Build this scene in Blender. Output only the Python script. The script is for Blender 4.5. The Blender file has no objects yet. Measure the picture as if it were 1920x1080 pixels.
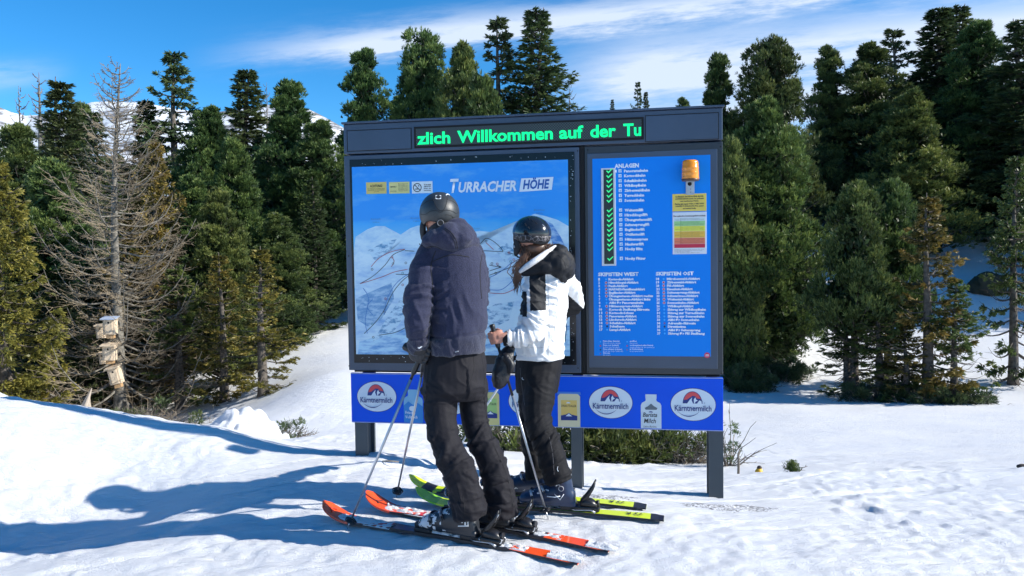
import bpy, bmesh, math, random
import numpy as np
from mathutils import Vector, Matrix, Euler
from mathutils.bvhtree import BVHTree

S = bpy.context.scene
COL = S.collection
random.seed(4)
rng = np.random.default_rng(11)
pi = math.pi

# ------------------------------------------------------------------ camera
FPX = 1400.0
CAM = np.array([0.0, 0.0, 1.49])
PITCH, ROLL = 0.0440, 0.0142
_F = np.array([0, math.cos(PITCH), -math.sin(PITCH)])
_U0 = np.array([0, math.sin(PITCH), math.cos(PITCH)])
_R0 = np.array([1.0, 0, 0])
_R = _R0*math.cos(ROLL) - _U0*math.sin(ROLL)
_U = _U0*math.cos(ROLL) + _R0*math.sin(ROLL)
cam_d = bpy.data.cameras.new('camera')
cam = bpy.data.objects.new('camera', cam_d); COL.objects.link(cam)
cam_d.sensor_width = 36.0
cam_d.lens = 36.0*FPX/1920.0
cam_d.clip_start = 0.05; cam_d.clip_end = 6000
M = Matrix.Identity(4)
for i in range(3):
    M[i][0] = _R[i]; M[i][1] = _U[i]; M[i][2] = -_F[i]; M[i][3] = CAM[i]
cam.matrix_world = M
S.camera = cam

# ------------------------------------------------------------------ light
SUN_AZ = math.radians(-9.4)       # measured from +X towards +Y
SUN_EL = math.radians(31.0)
S.view_settings.view_transform = 'Standard'
S.view_settings.look = 'None'
S.view_settings.gamma = 1.0
S.view_settings.use_curve_mapping = False
S.view_settings.exposure = 0.68
sd = bpy.data.lights.new('sun', 'SUN'); sd.energy = 4.7; sd.angle = math.radians(0.5)
sd.color = (1.0, 0.95, 0.86)
sun = bpy.data.objects.new('sun', sd); COL.objects.link(sun)
sv = Vector((math.cos(SUN_EL)*math.cos(SUN_AZ), math.cos(SUN_EL)*math.sin(SUN_AZ), math.sin(SUN_EL)))
sun.rotation_euler = sv.to_track_quat('Z', 'Y').to_euler()
sun.location = (20, 3, 15)

world = bpy.data.worlds.new('World'); S.world = world
world.use_nodes = True
nt = world.node_tree; nt.nodes.clear()
def N(nt, t, **k):
    n = nt.nodes.new(t)
    for a, b in k.items():
        if a == 'inp':
            for i, v in b.items(): n.inputs[i].default_value = v
        else: setattr(n, a, b)
    return n
L = nt.links.new
out = N(nt, 'ShaderNodeOutputWorld'); bg = N(nt, 'ShaderNodeBackground')
L(bg.outputs[0], out.inputs[0])
sky = N(nt, 'ShaderNodeTexSky'); sky.sky_type = 'NISHITA'; sky.sun_disc = False
sky.sun_elevation = SUN_EL; sky.sun_rotation = math.radians(90) - SUN_AZ
sky.altitude = 1800; sky.air_density = 1.0; sky.dust_density = 0.3; sky.ozone_density = 2.5
hs = N(nt, 'ShaderNodeHueSaturation', inp={'Saturation': 1.22, 'Value': 1.0})
tint = N(nt, 'ShaderNodeMix', data_type='RGBA', blend_type='MULTIPLY', inp={0: 1.0, 7: (0.84, 1.07, 1.20, 1)})
L(sky.outputs[0], tint.inputs[6]); L(tint.outputs[2], hs.inputs['Color'])
# clouds laid out by direction: long thin bands, denser towards the right
def vm(op, a, b=None, c=None):
    n = N(nt, 'ShaderNodeMath', operation=op)
    for i, v in enumerate((a, b, c)):
        if v is None: continue
        if isinstance(v, (int, float)): n.inputs[i].default_value = v
        else: L(v, n.inputs[i])
    return n.outputs[0]
tc = N(nt, 'ShaderNodeTexCoord'); sx = N(nt, 'ShaderNodeSeparateXYZ'); L(tc.outputs['Generated'], sx.inputs[0])
yy = vm('MAXIMUM', vm('ABSOLUTE', sx.outputs[1]), 0.12)
X = vm('DIVIDE', sx.outputs[0], yy); Z = vm('DIVIDE', sx.outputs[2], yy)
V_ = vm('SUBTRACT', Z, vm('MULTIPLY', X, 0.085))
cx_ = N(nt, 'ShaderNodeCombineXYZ'); L(vm('MULTIPLY', X, 2.0), cx_.inputs[0]); L(vm('MULTIPLY', V_, 13.0), cx_.inputs[1])
n1 = N(nt, 'ShaderNodeTexNoise', inp={'Scale': 1.0, 'Detail': 7.0, 'Roughness': 0.55, 'Distortion': 0.25}); L(cx_.outputs[0], n1.inputs['Vector'])
cx2 = N(nt, 'ShaderNodeCombineXYZ'); L(vm('MULTIPLY', X, 7.0), cx2.inputs[0]); L(vm('MULTIPLY', V_, 42.0), cx2.inputs[1])
n2 = N(nt, 'ShaderNodeTexNoise', inp={'Scale': 1.0, 'Detail': 8.0, 'Roughness': 0.66}); L(cx2.outputs[0], n2.inputs['Vector'])
nz = vm('ADD', vm('MULTIPLY', vm('SUBTRACT', n1.outputs[0], 0.5), 1.0), vm('MULTIPLY', vm('SUBTRACT', n2.outputs[0], 0.5), 0.95))
def band(v0, w, amp, x0, xw):
    # gaussian band round V = v0, fading in from x0 over xw
    d = vm('DIVIDE', vm('SUBTRACT', vm('ADD', V_, vm('MULTIPLY', nz, 0.06)), v0), w)
    g = vm('EXPONENT', vm('MULTIPLY', vm('MULTIPLY', d, d), -1.0))
    m = N(nt, 'ShaderNodeMapRange', interpolation_type='SMOOTHSTEP', inp={1: x0, 2: x0+xw}); L(X, m.inputs[0])
    return vm('MULTIPLY', vm('MULTIPLY', g, m.outputs[0]), amp)
b1 = band(0.302, 0.019, 1.0, -0.45, 0.35)
b2 = band(0.225, 0.044, 1.1, 0.0, 0.22)
b3 = band(0.150, 0.035, 0.8, 0.02, 0.25)
b5 = band(0.130, 0.03, 0.45, -0.25, 0.2)
b4 = vm('MULTIPLY', band(0.305, 0.014, 0.55, 0.50, -0.10), 0.0)
lo = N(nt, 'ShaderNodeMapRange', interpolation_type='SMOOTHSTEP', inp={1: -0.56, 2: -0.68}); L(X, lo.inputs[0])
d6 = vm('DIVIDE', vm('SUBTRACT', V_, 0.305), 0.016)
b6 = vm('MULTIPLY', vm('MULTIPLY', vm('EXPONENT', vm('MULTIPLY', vm('MULTIPLY', d6, d6), -1.0)), lo.outputs[0]), 0.45)
dens = vm('ADD', vm('ADD', vm('ADD', b1, b2), vm('ADD', b3, b5)), b6)
dens = vm('MULTIPLY', dens, vm('ADD', 0.95, vm('MULTIPLY', nz, 2.6)))
cl = N(nt, 'ShaderNodeClamp', inp={'Max': 0.93}); L(dens, cl.inputs[0])
ccr = N(nt, 'ShaderNodeValToRGB'); L(vm('MULTIPLY', Z, 3.2), ccr.inputs[0])
ccr.color_ramp.elements[0].position = 0.42; ccr.color_ramp.elements[0].color = (3.0, 4.3, 6.4, 1)
ccr.color_ramp.elements[1].position = 0.62; ccr.color_ramp.elements[1].color = (4.7, 5.4, 6.5, 1)
mx = N(nt, 'ShaderNodeMix', data_type='RGBA'); L(cl.outputs[0], mx.inputs[0]); L(hs.outputs[0], mx.inputs[6]); L(ccr.outputs[0], mx.inputs[7])
L(mx.outputs[2], bg.inputs[0]); bg.inputs[1].default_value = 0.105

# ------------------------------------------------------------------ measuring helpers
def ray(px, py):
    d = _F + _R*((px-960)/FPX) + _U*((540-py)/FPX)
    return d
def P(px, py, d):
    return CAM + ray(px, py)*d
def onz(px, py, z=0.0):
    r = ray(px, py); return CAM + r*((z-CAM[2])/r[2])

def vnoise(p, seed=0):
    """smooth value noise, -1..1, p (n,3)"""
    p = np.asarray(p, float); i = np.floor(p).astype(np.int64); f = p-i; f = f*f*(3-2*f)
    def h(ix, iy, iz):
        a = (ix*73856093) ^ (iy*19349663) ^ (iz*83492791) ^ (seed*2654435761 & 0x7fffffff)
        a = (a ^ (a >> 13))*1274126177 & 0xffffffff
        a = (a ^ (a >> 16))*2246822519 & 0xffffffff
        return ((a ^ (a >> 15)) & 0xffff)/32767.5-1
    r = 0
    for dx in (0, 1):
        for dy in (0, 1):
            for dz in (0, 1):
                w = (f[:, 0] if dx else 1-f[:, 0])*(f[:, 1] if dy else 1-f[:, 1])*(f[:, 2] if dz else 1-f[:, 2])
                r = r+w*h(i[:, 0]+dx, i[:, 1]+dy, i[:, 2]+dz)
    return r
def fbm(p, o=4, seed=0, g=0.5):
    p = np.asarray(p, float); a = 1; s = 0; t = 0
    for k in range(o):
        s = s+a*vnoise(p*(2**k)+17.3*k, seed+k); t += a; a *= g
    return s/t

# ------------------------------------------------------------------ materials
MATS = {}
def mat(name, col, rough=0.6, metal=0.0, var=0.0, vscale=8.0, bump=0.0, bscale=60.0, col2=None, spec=0.5, coat=0.0, trans=0.0, emit=None, stretch=None, sheen=0.0, var_detail=4.0):
    if name in MATS: return MATS[name]
    m = bpy.data.materials.new(name); m.use_nodes = True; nt = m.node_tree
    b = nt.nodes['Principled BSDF']; b.inputs['Base Color'].default_value = (*col, 1)
    b.inputs['Roughness'].default_value = rough; b.inputs['Metallic'].default_value = metal
    b.inputs['Specular IOR Level'].default_value = spec
    b.inputs['Coat Weight'].default_value = coat
    b.inputs['Sheen Weight'].default_value = sheen
    if trans: b.inputs['Transmission Weight'].default_value = trans
    if emit:
        b.inputs['Emission Color'].default_value = (*emit[0], 1); b.inputs['Emission Strength'].default_value = emit[1]
    co = nt.nodes.new('ShaderNodeTexCoord'); vec = co.outputs['Object']
    if stretch:
        mp = nt.nodes.new('ShaderNodeMapping'); mp.inputs['Scale'].default_value = stretch
        nt.links.new(vec, mp.inputs[0]); vec = mp.outputs[0]
    if var or col2:
        n = nt.nodes.new('ShaderNodeTexNoise'); n.inputs['Scale'].default_value = vscale; n.inputs['Detail'].default_value = var_detail
        nt.links.new(vec, n.inputs['Vector'])
        r = nt.nodes.new('ShaderNodeValToRGB'); nt.links.new(n.outputs[0], r.inputs[0])
        c2 = col2 or tuple(min(1, c*(1+var)) for c in col); c1 = col if col2 else tuple(c*(1-var) for c in col)
        r.color_ramp.elements[0].position = 0.33; r.color_ramp.elements[0].color = (*c1, 1)
        r.color_ramp.elements[1].position = 0.67; r.color_ramp.elements[1].color = (*c2, 1)
        nt.links.new(r.outputs[0], b.inputs['Base Color'])
    if bump:
        n = nt.nodes.new('ShaderNodeTexNoise'); n.inputs['Scale'].default_value = bscale; n.inputs['Detail'].default_value = 5
        nt.links.new(vec, n.inputs['Vector'])
        bp = nt.nodes.new('ShaderNodeBump'); bp.inputs['Strength'].default_value = bump; bp.inputs['Distance'].default_value = 0.01
        nt.links.new(n.outputs[0], bp.inputs['Height']); nt.links.new(bp.outputs[0], b.inputs['Normal'])
    MATS[name] = m
    return m

# ------------------------------------------------------------------ objects
def tag(o, label=None, cat=None, group=None, kind=None):
    if label: o['label'] = label
    if cat: o['category'] = cat
    if group: o['group'] = group
    if kind: o['kind'] = kind
    return o
def empty(name, loc, label, cat, group=None, rot=(0, 0, 0)):
    o = bpy.data.objects.new(name, None); COL.objects.link(o); o.location = loc; o.rotation_euler = rot
    o.empty_display_size = 0.1
    return tag(o, label, cat, group)
WO = {}
def worldmat(o):
    m = Matrix.LocRotScale(o.location, o.rotation_euler, o.scale)
    return worldmat(o.parent) @ m if o.parent else m
def link(name, me, mats, parent=None, world=False, label=None, kind=None):
    o = bpy.data.objects.new(name, me); COL.objects.link(o)
    if mats is not None:
        for m in (mats if isinstance(mats, (list, tuple)) else [mats]): me.materials.append(m)
    if parent is not None:
        o.parent = parent
        if world:
            me.transform(worldmat(parent).inverted())
    if label: o['label'] = label
    if kind: o['kind'] = kind
    return o
def np_mesh(name, v, f, smooth=False, fm=None):
    """v (n,3), f (m,k) single size faces"""
    v = np.asarray(v, np.float32); f = np.asarray(f, np.int32)
    me = bpy.data.meshes.new(name); me.vertices.add(len(v)); me.vertices.foreach_set('co', v.ravel())
    k = f.shape[1]; me.loops.add(f.size); me.loops.foreach_set('vertex_index', f.ravel())
    me.polygons.add(len(f)); me.polygons.foreach_set('loop_start', np.arange(0, f.size, k, dtype=np.int32))
    me.polygons.foreach_set('loop_total', np.full(len(f), k, np.int32))
    if fm is not None: me.polygons.foreach_set('material_index', np.asarray(fm, np.int32))
    me.polygons.foreach_set('use_smooth', np.full(len(f), smooth, bool))
    me.update(calc_edges=True)
    return me

class MB:
    """collects shapes into one mesh"""
    def __init__(s): s.v = []; s.f = []; s.m = []; s.sm = []
    def add(s, v, f, m=0, smooth=False):
        o = len(s.v); s.v += [tuple(map(float, p)) for p in v]; s.f += [tuple(i+o for i in q) for q in f]
        s.m += [m]*len(f); s.sm += [smooth]*len(f); return s
    def box(s, c, size, R=None, bev=0.0, m=0):
        x, y, z = (a/2 for a in size)
        if bev <= 0:
            v = [(-x, -y, -z), (x, -y, -z), (x, y, -z), (-x, y, -z), (-x, -y, z), (x, -y, z), (x, y, z), (-x, y, z)]
            f = [(0, 3, 2, 1), (4, 5, 6, 7), (0, 1, 5, 4), (1, 2, 6, 5), (2, 3, 7, 6), (3, 0, 4, 7)]
        else:
            bm = bmesh.new(); bmesh.ops.create_cube(bm, size=1); bmesh.ops.scale(bm, vec=size, verts=bm.verts)
            bmesh.ops.bevel(bm, geom=bm.edges[:], offset=bev, segments=2, affect='EDGES', profile=0.5)
            v = [p.co[:] for p in bm.verts]; f = [[p.index for p in q.verts] for q in bm.faces]; bm.free()
        T = Matrix.Translation(c) @ (R.to_4x4() if R is not None else Matrix.Identity(4))
        return s.add([T @ Vector(p) for p in v], f, m)
    def tube(s, pts, r, n=10, m=0, cap=True, smooth=True, flat=None):
        pts = [Vector(p) for p in pts]; r = [r]*len(pts) if not hasattr(r, '__len__') else r
        v = []; f = []; up = None
        for i, p in enumerate(pts):
            t = (pts[min(i+1, len(pts)-1)]-pts[max(i-1, 0)]).normalized()
            if up is None:
                up = Vector((0, 0, 1)) if abs(t.z) < 0.9 else Vector((1, 0, 0))
                if flat is not None: up = Vector(flat[0])
            a = t.cross(up).normalized(); b = a.cross(t).normalized(); up = b
            ry = r[i]*(flat[1] if flat else 1)
            for k in range(n):
                an = 2*pi*k/n; v.append(p+a*math.cos(an)*r[i]+b*math.sin(an)*ry)
        for i in range(len(pts)-1):
            for k in range(n):
                f.append((i*n+k, i*n+(k+1) % n, (i+1)*n+(k+1) % n, (i+1)*n+k))
        s.add(v, f, m, smooth)
        if cap:
            o = len(s.v)-len(v)
            s.f.append(tuple(o+k for k in range(n))[::-1]); s.f.append(tuple(o+(len(pts)-1)*n+k for k in range(n)))
            s.m += [m, m]; s.sm += [False, False]
        return s
    def ell(s, c, r, R=None, n=16, m=0, k=10):
        v = []; f = []
        T = R.to_3x3() if R is not None else Matrix.Identity(3)
        for i in range(k+1):
            th = pi*i/k
            for j in range(n):
                ph = 2*pi*j/n
                v.append(Vector(c)+T @ Vector((r[0]*math.sin(th)*math.cos(ph), r[1]*math.sin(th)*math.sin(ph), r[2]*math.cos(th))))
        for i in range(k):
            for j in range(n):
                f.append((i*n+j, (i+1)*n+j, (i+1)*n+(j+1) % n, i*n+(j+1) % n))
        return s.add(v, f, m, True)
    def loft(s, secs, n=20, m=0):
        """secs: (centre, vec_a, vec_b) closed ends"""
        v = []; f = []
        for c, a, b in secs:
            c, a, b = Vector(c), Vector(a), Vector(b)
            for k in range(n):
                an = 2*pi*k/n; v.append(c+a*math.cos(an)+b*math.sin(an))
        for i in range(len(secs)-1):
            for k in range(n): f.append((i*n+k, i*n+(k+1) % n, (i+1)*n+(k+1) % n, (i+1)*n+k))
        f.append(tuple(range(n))[::-1]); f.append(tuple((len(secs)-1)*n+k for k in range(n)))
        return s.add(v, f, m, True)
    def prism(s, poly, y0, y1, m=0):
        """poly of (x,z), extruded along y"""
        n = len(poly); v = [(a, y0, b) for a, b in poly]+[(a, y1, b) for a, b in poly]
        f = [tuple(range(n)), tuple(range(2*n-1, n-1, -1))]+[(i, i+n, (i+1) % n+n, (i+1) % n) for i in range(n)]
        return s.add(v, f, m)
    def mesh(s, name='m'):
        me = bpy.data.meshes.new(name); me.from_pydata(s.v, [], s.f); me.update()
        me.polygons.foreach_set('material_index', s.m); me.polygons.foreach_set('use_smooth', s.sm)
        bm = bmesh.new(); bm.from_mesh(me); bmesh.ops.remove_doubles(bm, verts=bm.verts, dist=1e-6) if len(s.v) < 4000 else None
        bmesh.ops.recalc_face_normals(bm, faces=bm.faces); bm.to_mesh(me); bm.free()
        return me
    def build(s, name, mats, parent=None, world=False, label=None, kind=None):
        return link(name, s.mesh(name), mats, parent, world, label, kind)

def copy_tree(o, parent=None):
    c = o.copy(); COL.objects.link(c); c.parent = parent
    for ch in list(o.children): copy_tree(ch, c)
    return c
# ------------------------------------------------------------------ sign plane (needed for the ground under its posts)
SIGN_YAW = -0.16692; SIGN_W = 2.601
_sr = np.array([1.38585, 4.9, 0.0]); _sd = np.array([math.cos(SIGN_YAW), math.sin(SIGN_YAW), 0.0])
SIGN_O = _sr-_sd*SIGN_W                      # left end of the board, z = 0
_sn = np.array([-math.sin(SIGN_YAW), math.cos(SIGN_YAW), 0.0])   # away from the camera
def sp(px, py):
    r = ray(px, py); t = ((SIGN_O-CAM) @ _sn)/(r @ _sn); q = CAM+r*t
    return ((q-SIGN_O) @ _sd, q[2])
def spw(px, py):
    r = ray(px, py); t = ((SIGN_O-CAM) @ _sn)/(r @ _sn); return CAM+r*t

# ------------------------------------------------------------------ ground
ctrl = [np.array(p, float) for p in [(-1.1, 4.1, .0), (0.4, 3.6, 0), (-.9, 4.5, 0.01), (.8, 4.3, 0), (0, 4.4, 0), (-1.0, 4.9, .05), (0, 2, 0), (1.5, 2, -.02), (-1.5, 2, .0), (-3, 2.2, -.05), (3, 2.5, -.05),
        (-3, 0, .0), (3, 0, 0), (0, -3, 0), (-1.9, 4.3, -.05), (-2.5, 4.85, -.10), (-3.05, 4.45, -.16), (-2.6, 3.6, -.08), (-3.8, 4.4, -.12),
        (-6, 4.5, .45), (-6, 7, .9), (-9, 6, 1.2), (-10, 0, 1), (12, 0, -.2), (9, 4.8, -.2)]]
ctrl += [P(*q) for q in [(0, 757, 5.6), (200, 780, 5.7), (400, 802, 5.65), (530, 838, 5.6), (620, 835, 6.2),
        (600, 815, 7.2), (620, 700, 13), (600, 640, 17), (600, 570, 21), (635, 450, 27), (480, 835, 6.6), (300, 840, 7.5), (100, 830, 7.5),
        (213, 800, 13), (50, 790, 12), (420, 790, 12), (560, 760, 11),
        (1500, 940, 4.9), (1850, 940, 4.9), (1500, 892, 5.75), (1850, 888, 5.85), (1500, 862, 7.6), (1850, 852, 8), (1500, 805, 10.5), (1850, 800, 10.5),
        (1500, 765, 13), (1850, 762, 13), (1590, 742, 15), (1850, 735, 15), (1400, 705, 17), (1500, 640, 19), (1530, 500, 24), (1800, 580, 20), (1800, 450, 26),
        (1850, 400, 30), (1150, 872, 6.6), (1330, 882, 6.2), (1200, 840, 8.5), (950, 830, 9), (1000, 780, 13), (1200, 760, 14)]]
ctrl += [spw(683, 853), spw(1085, 915), spw(1345, 934)]
ctrl += [np.array(p, float) for p in [(-12, 20, -1.2), (-10, 30, .8), (-15, 45, 5), (-35, 20, -1), (15, 60, 9), (0, 60, 9), (-20, 60, 8), (45, 60, 10), (0, 80, 12), (-60, 80, 10), (60, 80, 12), (60, 10, -1), (-50, -20, 2), (50, -20, -1), (0, -30, 0), (30, 30, 2), (22, 14, -.8)]]
ctrl = np.array(ctrl)
def _tps(r2): return r2*np.log(r2+1e-9)*0.5
_n = len(ctrl); _A = np.zeros((_n+3, _n+3)); _d = ctrl[:, None, :2]-ctrl[None, :, :2]
_A[:_n, :_n] = _tps((_d**2).sum(-1))+np.eye(_n)*0.02
_A[:_n, _n:] = np.c_[np.ones(_n), ctrl[:, :2]]; _A[_n:, :_n] = _A[:_n, _n:].T
_w = np.linalg.solve(_A, np.r_[ctrl[:, 2], 0, 0, 0])
def gbase(x, y):
    x = np.clip(np.asarray(x, float).ravel(), -60, 60); y = np.clip(np.asarray(y, float).ravel(), -30, 85)
    o = np.zeros(len(x))
    for s in range(0, len(x), 40000):
        a, b = x[s:s+40000], y[s:s+40000]
        r2 = (a[:, None]-ctrl[None, :, 0])**2+(b[:, None]-ctrl[None, :, 1])**2
        o[s:s+40000] = _tps(r2) @ _w[:_n]+_w[_n]+_w[_n+1]*a+_w[_n+2]*b
    return o
def gz(x, y):
    x = np.asarray(x, float).ravel(); y = np.asarray(y, float).ravel(); z = gbase(x, y)
    d = np.hypot(x, y)
    p = np.c_[x, y, np.zeros(len(x))]
    near = np.clip(1-(d-7)/6, 0, 1)
    z = z+0.020*fbm(p*1.1, 3, 3)*(1-.8*np.exp(-(((x+.15)/1.15)**4+((y-4.2)/.75)**4)))+(0.010*fbm(p*6, 3, 9)+0.0052*fbm(p*17, 2, 12)*(1+1.2*np.clip(fbm(p*1.3, 2, 14)*2.5, -.7, 1)))*near
    # crumbly ridges and scraped tracks
    q = np.c_[x*0.35+y*0.9, y*0.35*3-x*1.0, np.zeros(len(x))]
    t = fbm(np.c_[(x+0.35*y)*0.7, (y-0.22*x)*7, 0*x], 3, 21)
    z = z+0.012*np.clip(t-0.15, 0, 1)*near
    lump = np.clip(fbm(p*7.5, 3, 31)-0.14, 0, 1)*np.clip(fbm(p*0.9, 2, 33)+0.25, 0, 1)
    calm = 1-np.exp(-(((x+.15)/1.15)**4+((y-4.2)/.75)**4))
    z = z+0.085*lump*near*calm
    tr = np.abs(fbm(np.c_[(x+0.5*y)*0.25, (y-0.35*x)*2.2, 0*x], 2, 41))
    z = z-0.022*np.clip(1-tr*12, 0, 1)*near*calm
    for a_, sd_, am_ in ((-.12, 43, .012), (.30, 44, .010), (-.42, 46, .012)):
        t2 = np.abs(fbm(np.c_[(x-a_*y)*0.22, (y+a_*x)*4.5, 0*x], 2, sd_)); z = z-am_*np.clip(1-t2*16, 0, 1)*(.3+.7*calm)*np.clip(vnoise(np.c_[x*.9, y*1.5, 0*x], sd_)+.35, 0, 1)*np.clip(1-(d-9)/5, 0, 1)
    # piste grooming, fine corduroy far off, rough drift on the forest floor
    far = np.clip((d-8)/8, 0, 1)
    forest = np.clip((y-16)/4, 0, 1)
    z = z+far*forest*0.22*fbm(p*0.5, 4, 51)+far*0.015*fbm(np.c_[x*0.4, y*3, 0*x], 3, 61)
    # the lip in the snow beyond the sign on the right
    lipy = 5.75+0.12*vnoise(np.c_[x*0.8, 0*x, 0*x], 5)
    z = z+0.030*np.exp(-((y-lipy)/0.10)**2)*np.clip((x-0.9), 0, 1)
    return z
def g1(x, y): return float(gz([x], [y])[0])
def spacing(segs):
    o = [segs[0][0]]
    for a, b, st in segs:
        n = max(1, int(round((b-a)/st))); o += list(np.linspace(a, b, n+1)[1:])
    return np.array(o)
def grow(a, b, s0, k):
    o = [a]; s = s0
    while o[-1] < b: o.append(o[-1]+s); s *= k
    o[-1] = b; return np.array(o)
ys = np.r_[-grow(-1.5, 200, .5, 1.25)[::-1][:-1], spacing([(1.5, 2.2, .05), (2.2, 6.4, .016)]), grow(6.4, 900, .03, 1.028)[1:]]
xs_p = np.r_[spacing([(0, 3.4, .02)]), grow(3.4, 600, .04, 1.06)[1:]]
xs_n = np.r_[spacing([(0, 4.6, .02)]), grow(4.6, 600, .04, 1.06)[1:]]
xs = np.r_[-xs_n[::-1][:-1], xs_p]
GX, GY = np.meshgrid(xs, ys)
gv = np.c_[GX.ravel(), GY.ravel(), gz(GX, GY)]
nx, ny = len(xs), len(ys)
ii = (np.arange(ny-1)[:, None]*nx+np.arange(nx-1)[None, :]).ravel()
gf = np.c_[ii, ii+1, ii+nx+1, ii+nx]
snow = bpy.data.materials.new('snow'); snow.use_nodes = True; nt = snow.node_tree
b = nt.nodes['Principled BSDF']; b.inputs['Roughness'].default_value = 0.55; b.inputs['Specular IOR Level'].default_value = 0.25
co = nt.nodes.new('ShaderNodeTexCoord')
def ntex(nt, co, sc, de, ro=0.6):
    n = nt.nodes.new('ShaderNodeTexNoise'); n.inputs['Scale'].default_value = sc; n.inputs['Detail'].default_value = de; n.inputs['Roughness'].default_value = ro
    nt.links.new(co, n.inputs['Vector']); return n.outputs[0]
r = nt.nodes.new('ShaderNodeValToRGB'); nt.links.new(ntex(nt, co.outputs['Object'], 1.3, 6), r.inputs[0])
r.color_ramp.elements[0].position = 0.3; r.color_ramp.elements[0].color = (0.80, 0.82, 0.86, 1)
r.color_ramp.elements[1].position = 0.6; r.color_ramp.elements[1].color = (0.88, 0.885, 0.89, 1)
nt.links.new(r.outputs[0], b.inputs['Base Color'])
mp = nt.nodes.new('ShaderNodeMapping'); mp.inputs['Scale'].default_value = (0.6, 2.5, 1.0); mp.inputs['Rotation'].default_value = (0, 0, 0.3); nt.links.new(co.outputs['Object'], mp.inputs[0])
bp1 = nt.nodes.new('ShaderNodeBump'); bp1.inputs['Strength'].default_value = 1.0; bp1.inputs['Distance'].default_value = 0.03
nt.links.new(ntex(nt, mp.outputs[0], 9, 8, 0.65), bp1.inputs['Height'])
bp2 = nt.nodes.new('ShaderNodeBump'); bp2.inputs['Strength'].default_value = 1.0; bp2.inputs['Distance'].default_value = 0.010
nt.links.new(ntex(nt, co.outputs['Object'], 130, 3, 0.7), bp2.inputs['Height']); nt.links.new(bp1.outputs[0], bp2.inputs['Normal'])
nt.links.new(bp2.outputs[0], b.inputs['Normal'])
MATS['snow'] = snow
ground = link('snow_ground', np_mesh('snow_ground', gv, gf, True), snow)
tag(ground, 'snow covered slope with ski tracks running down to a groomed piste', None, None, 'structure')

# far snowy ridge
prof = [(-300, 215), (-120, 205), (0, 196), (30, 208), (60, 216), (100, 214), (150, 209), (180, 193), (215, 189), (260, 191), (300, 196), (340, 204), (400, 212), (450, 206), (500, 198), (530, 194), (560, 197), (590, 206), (620, 222), (660, 245), (720, 262), (800, 270), (1000, 275), (1250, 285), (1500, 300), (2300, 320)]
pxs = np.linspace(-300, 2300, 420); pys = np.interp(pxs, [p[0] for p in prof], [p[1] for p in prof])
mv = []; rows = 60
for j in range(rows):
    t = j/(rows-1)                   # 0 foot, 0.7 ridge, 1 behind
    if t <= 0.72: hh = (t/0.72)**0.9; dd = 520+260*t/0.72
    else: hh = 1-0.5*((t-0.72)/0.28)**1.3; dd = 780+300*(t-0.72)/0.28
    for a, b_ in zip(pxs, pys):
        top = P(a, b_, 780); q = P(a, 478, dd)
        mv.append((q[0], dd, (top[2]+60)*hh-60))
mv = np.array(mv)
nn = fbm(np.c_[mv[:, 0]*.02, mv[:, 1]*.02, 0*mv[:, 0]], 5, 77)
edge = np.abs((np.repeat(np.arange(rows), len(pxs))/(rows-1))-0.72)
mv[:, 2] += nn*13*np.clip(edge*8, 0.12, 1)
ii = (np.arange(rows-1)[:, None]*len(pxs)+np.arange(len(pxs)-1)[None, :]).ravel()
mm = bpy.data.materials.new('mountain_snow'); mm.use_nodes = True; nt = mm.node_tree; b = nt.nodes['Principled BSDF']; b.inputs['Roughness'].default_value = 0.8
co = nt.nodes.new('ShaderNodeTexCoord'); mp = nt.nodes.new('ShaderNodeMapping'); mp.inputs['Scale'].default_value = (0.012, 0.01, 0.05); nt.links.new(co.outputs['Object'], mp.inputs[0])
r = nt.nodes.new('ShaderNodeValToRGB'); nt.links.new(ntex(nt, mp.outputs[0], 2.0, 9, 0.68), r.inputs[0])
r.color_ramp.elements[0].position = 0.49; r.color_ramp.elements[0].color = (0.70, 0.72, 0.76, 1)
r.color_ramp.elements[1].position = 0.57; r.color_ramp.elements[1].color = (0.16, 0.16, 0.17, 1)
nt.links.new(r.outputs[0], b.inputs['Base Color'])
o = link('distant_mountain', np_mesh('distant_mountain', mv, np.c_[ii, ii+1, ii+len(pxs)+1, ii+len(pxs)], True), mm)
tag(o, 'far snowy mountain ridge with bare rock patches behind the forest', None, None, 'structure')
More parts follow.
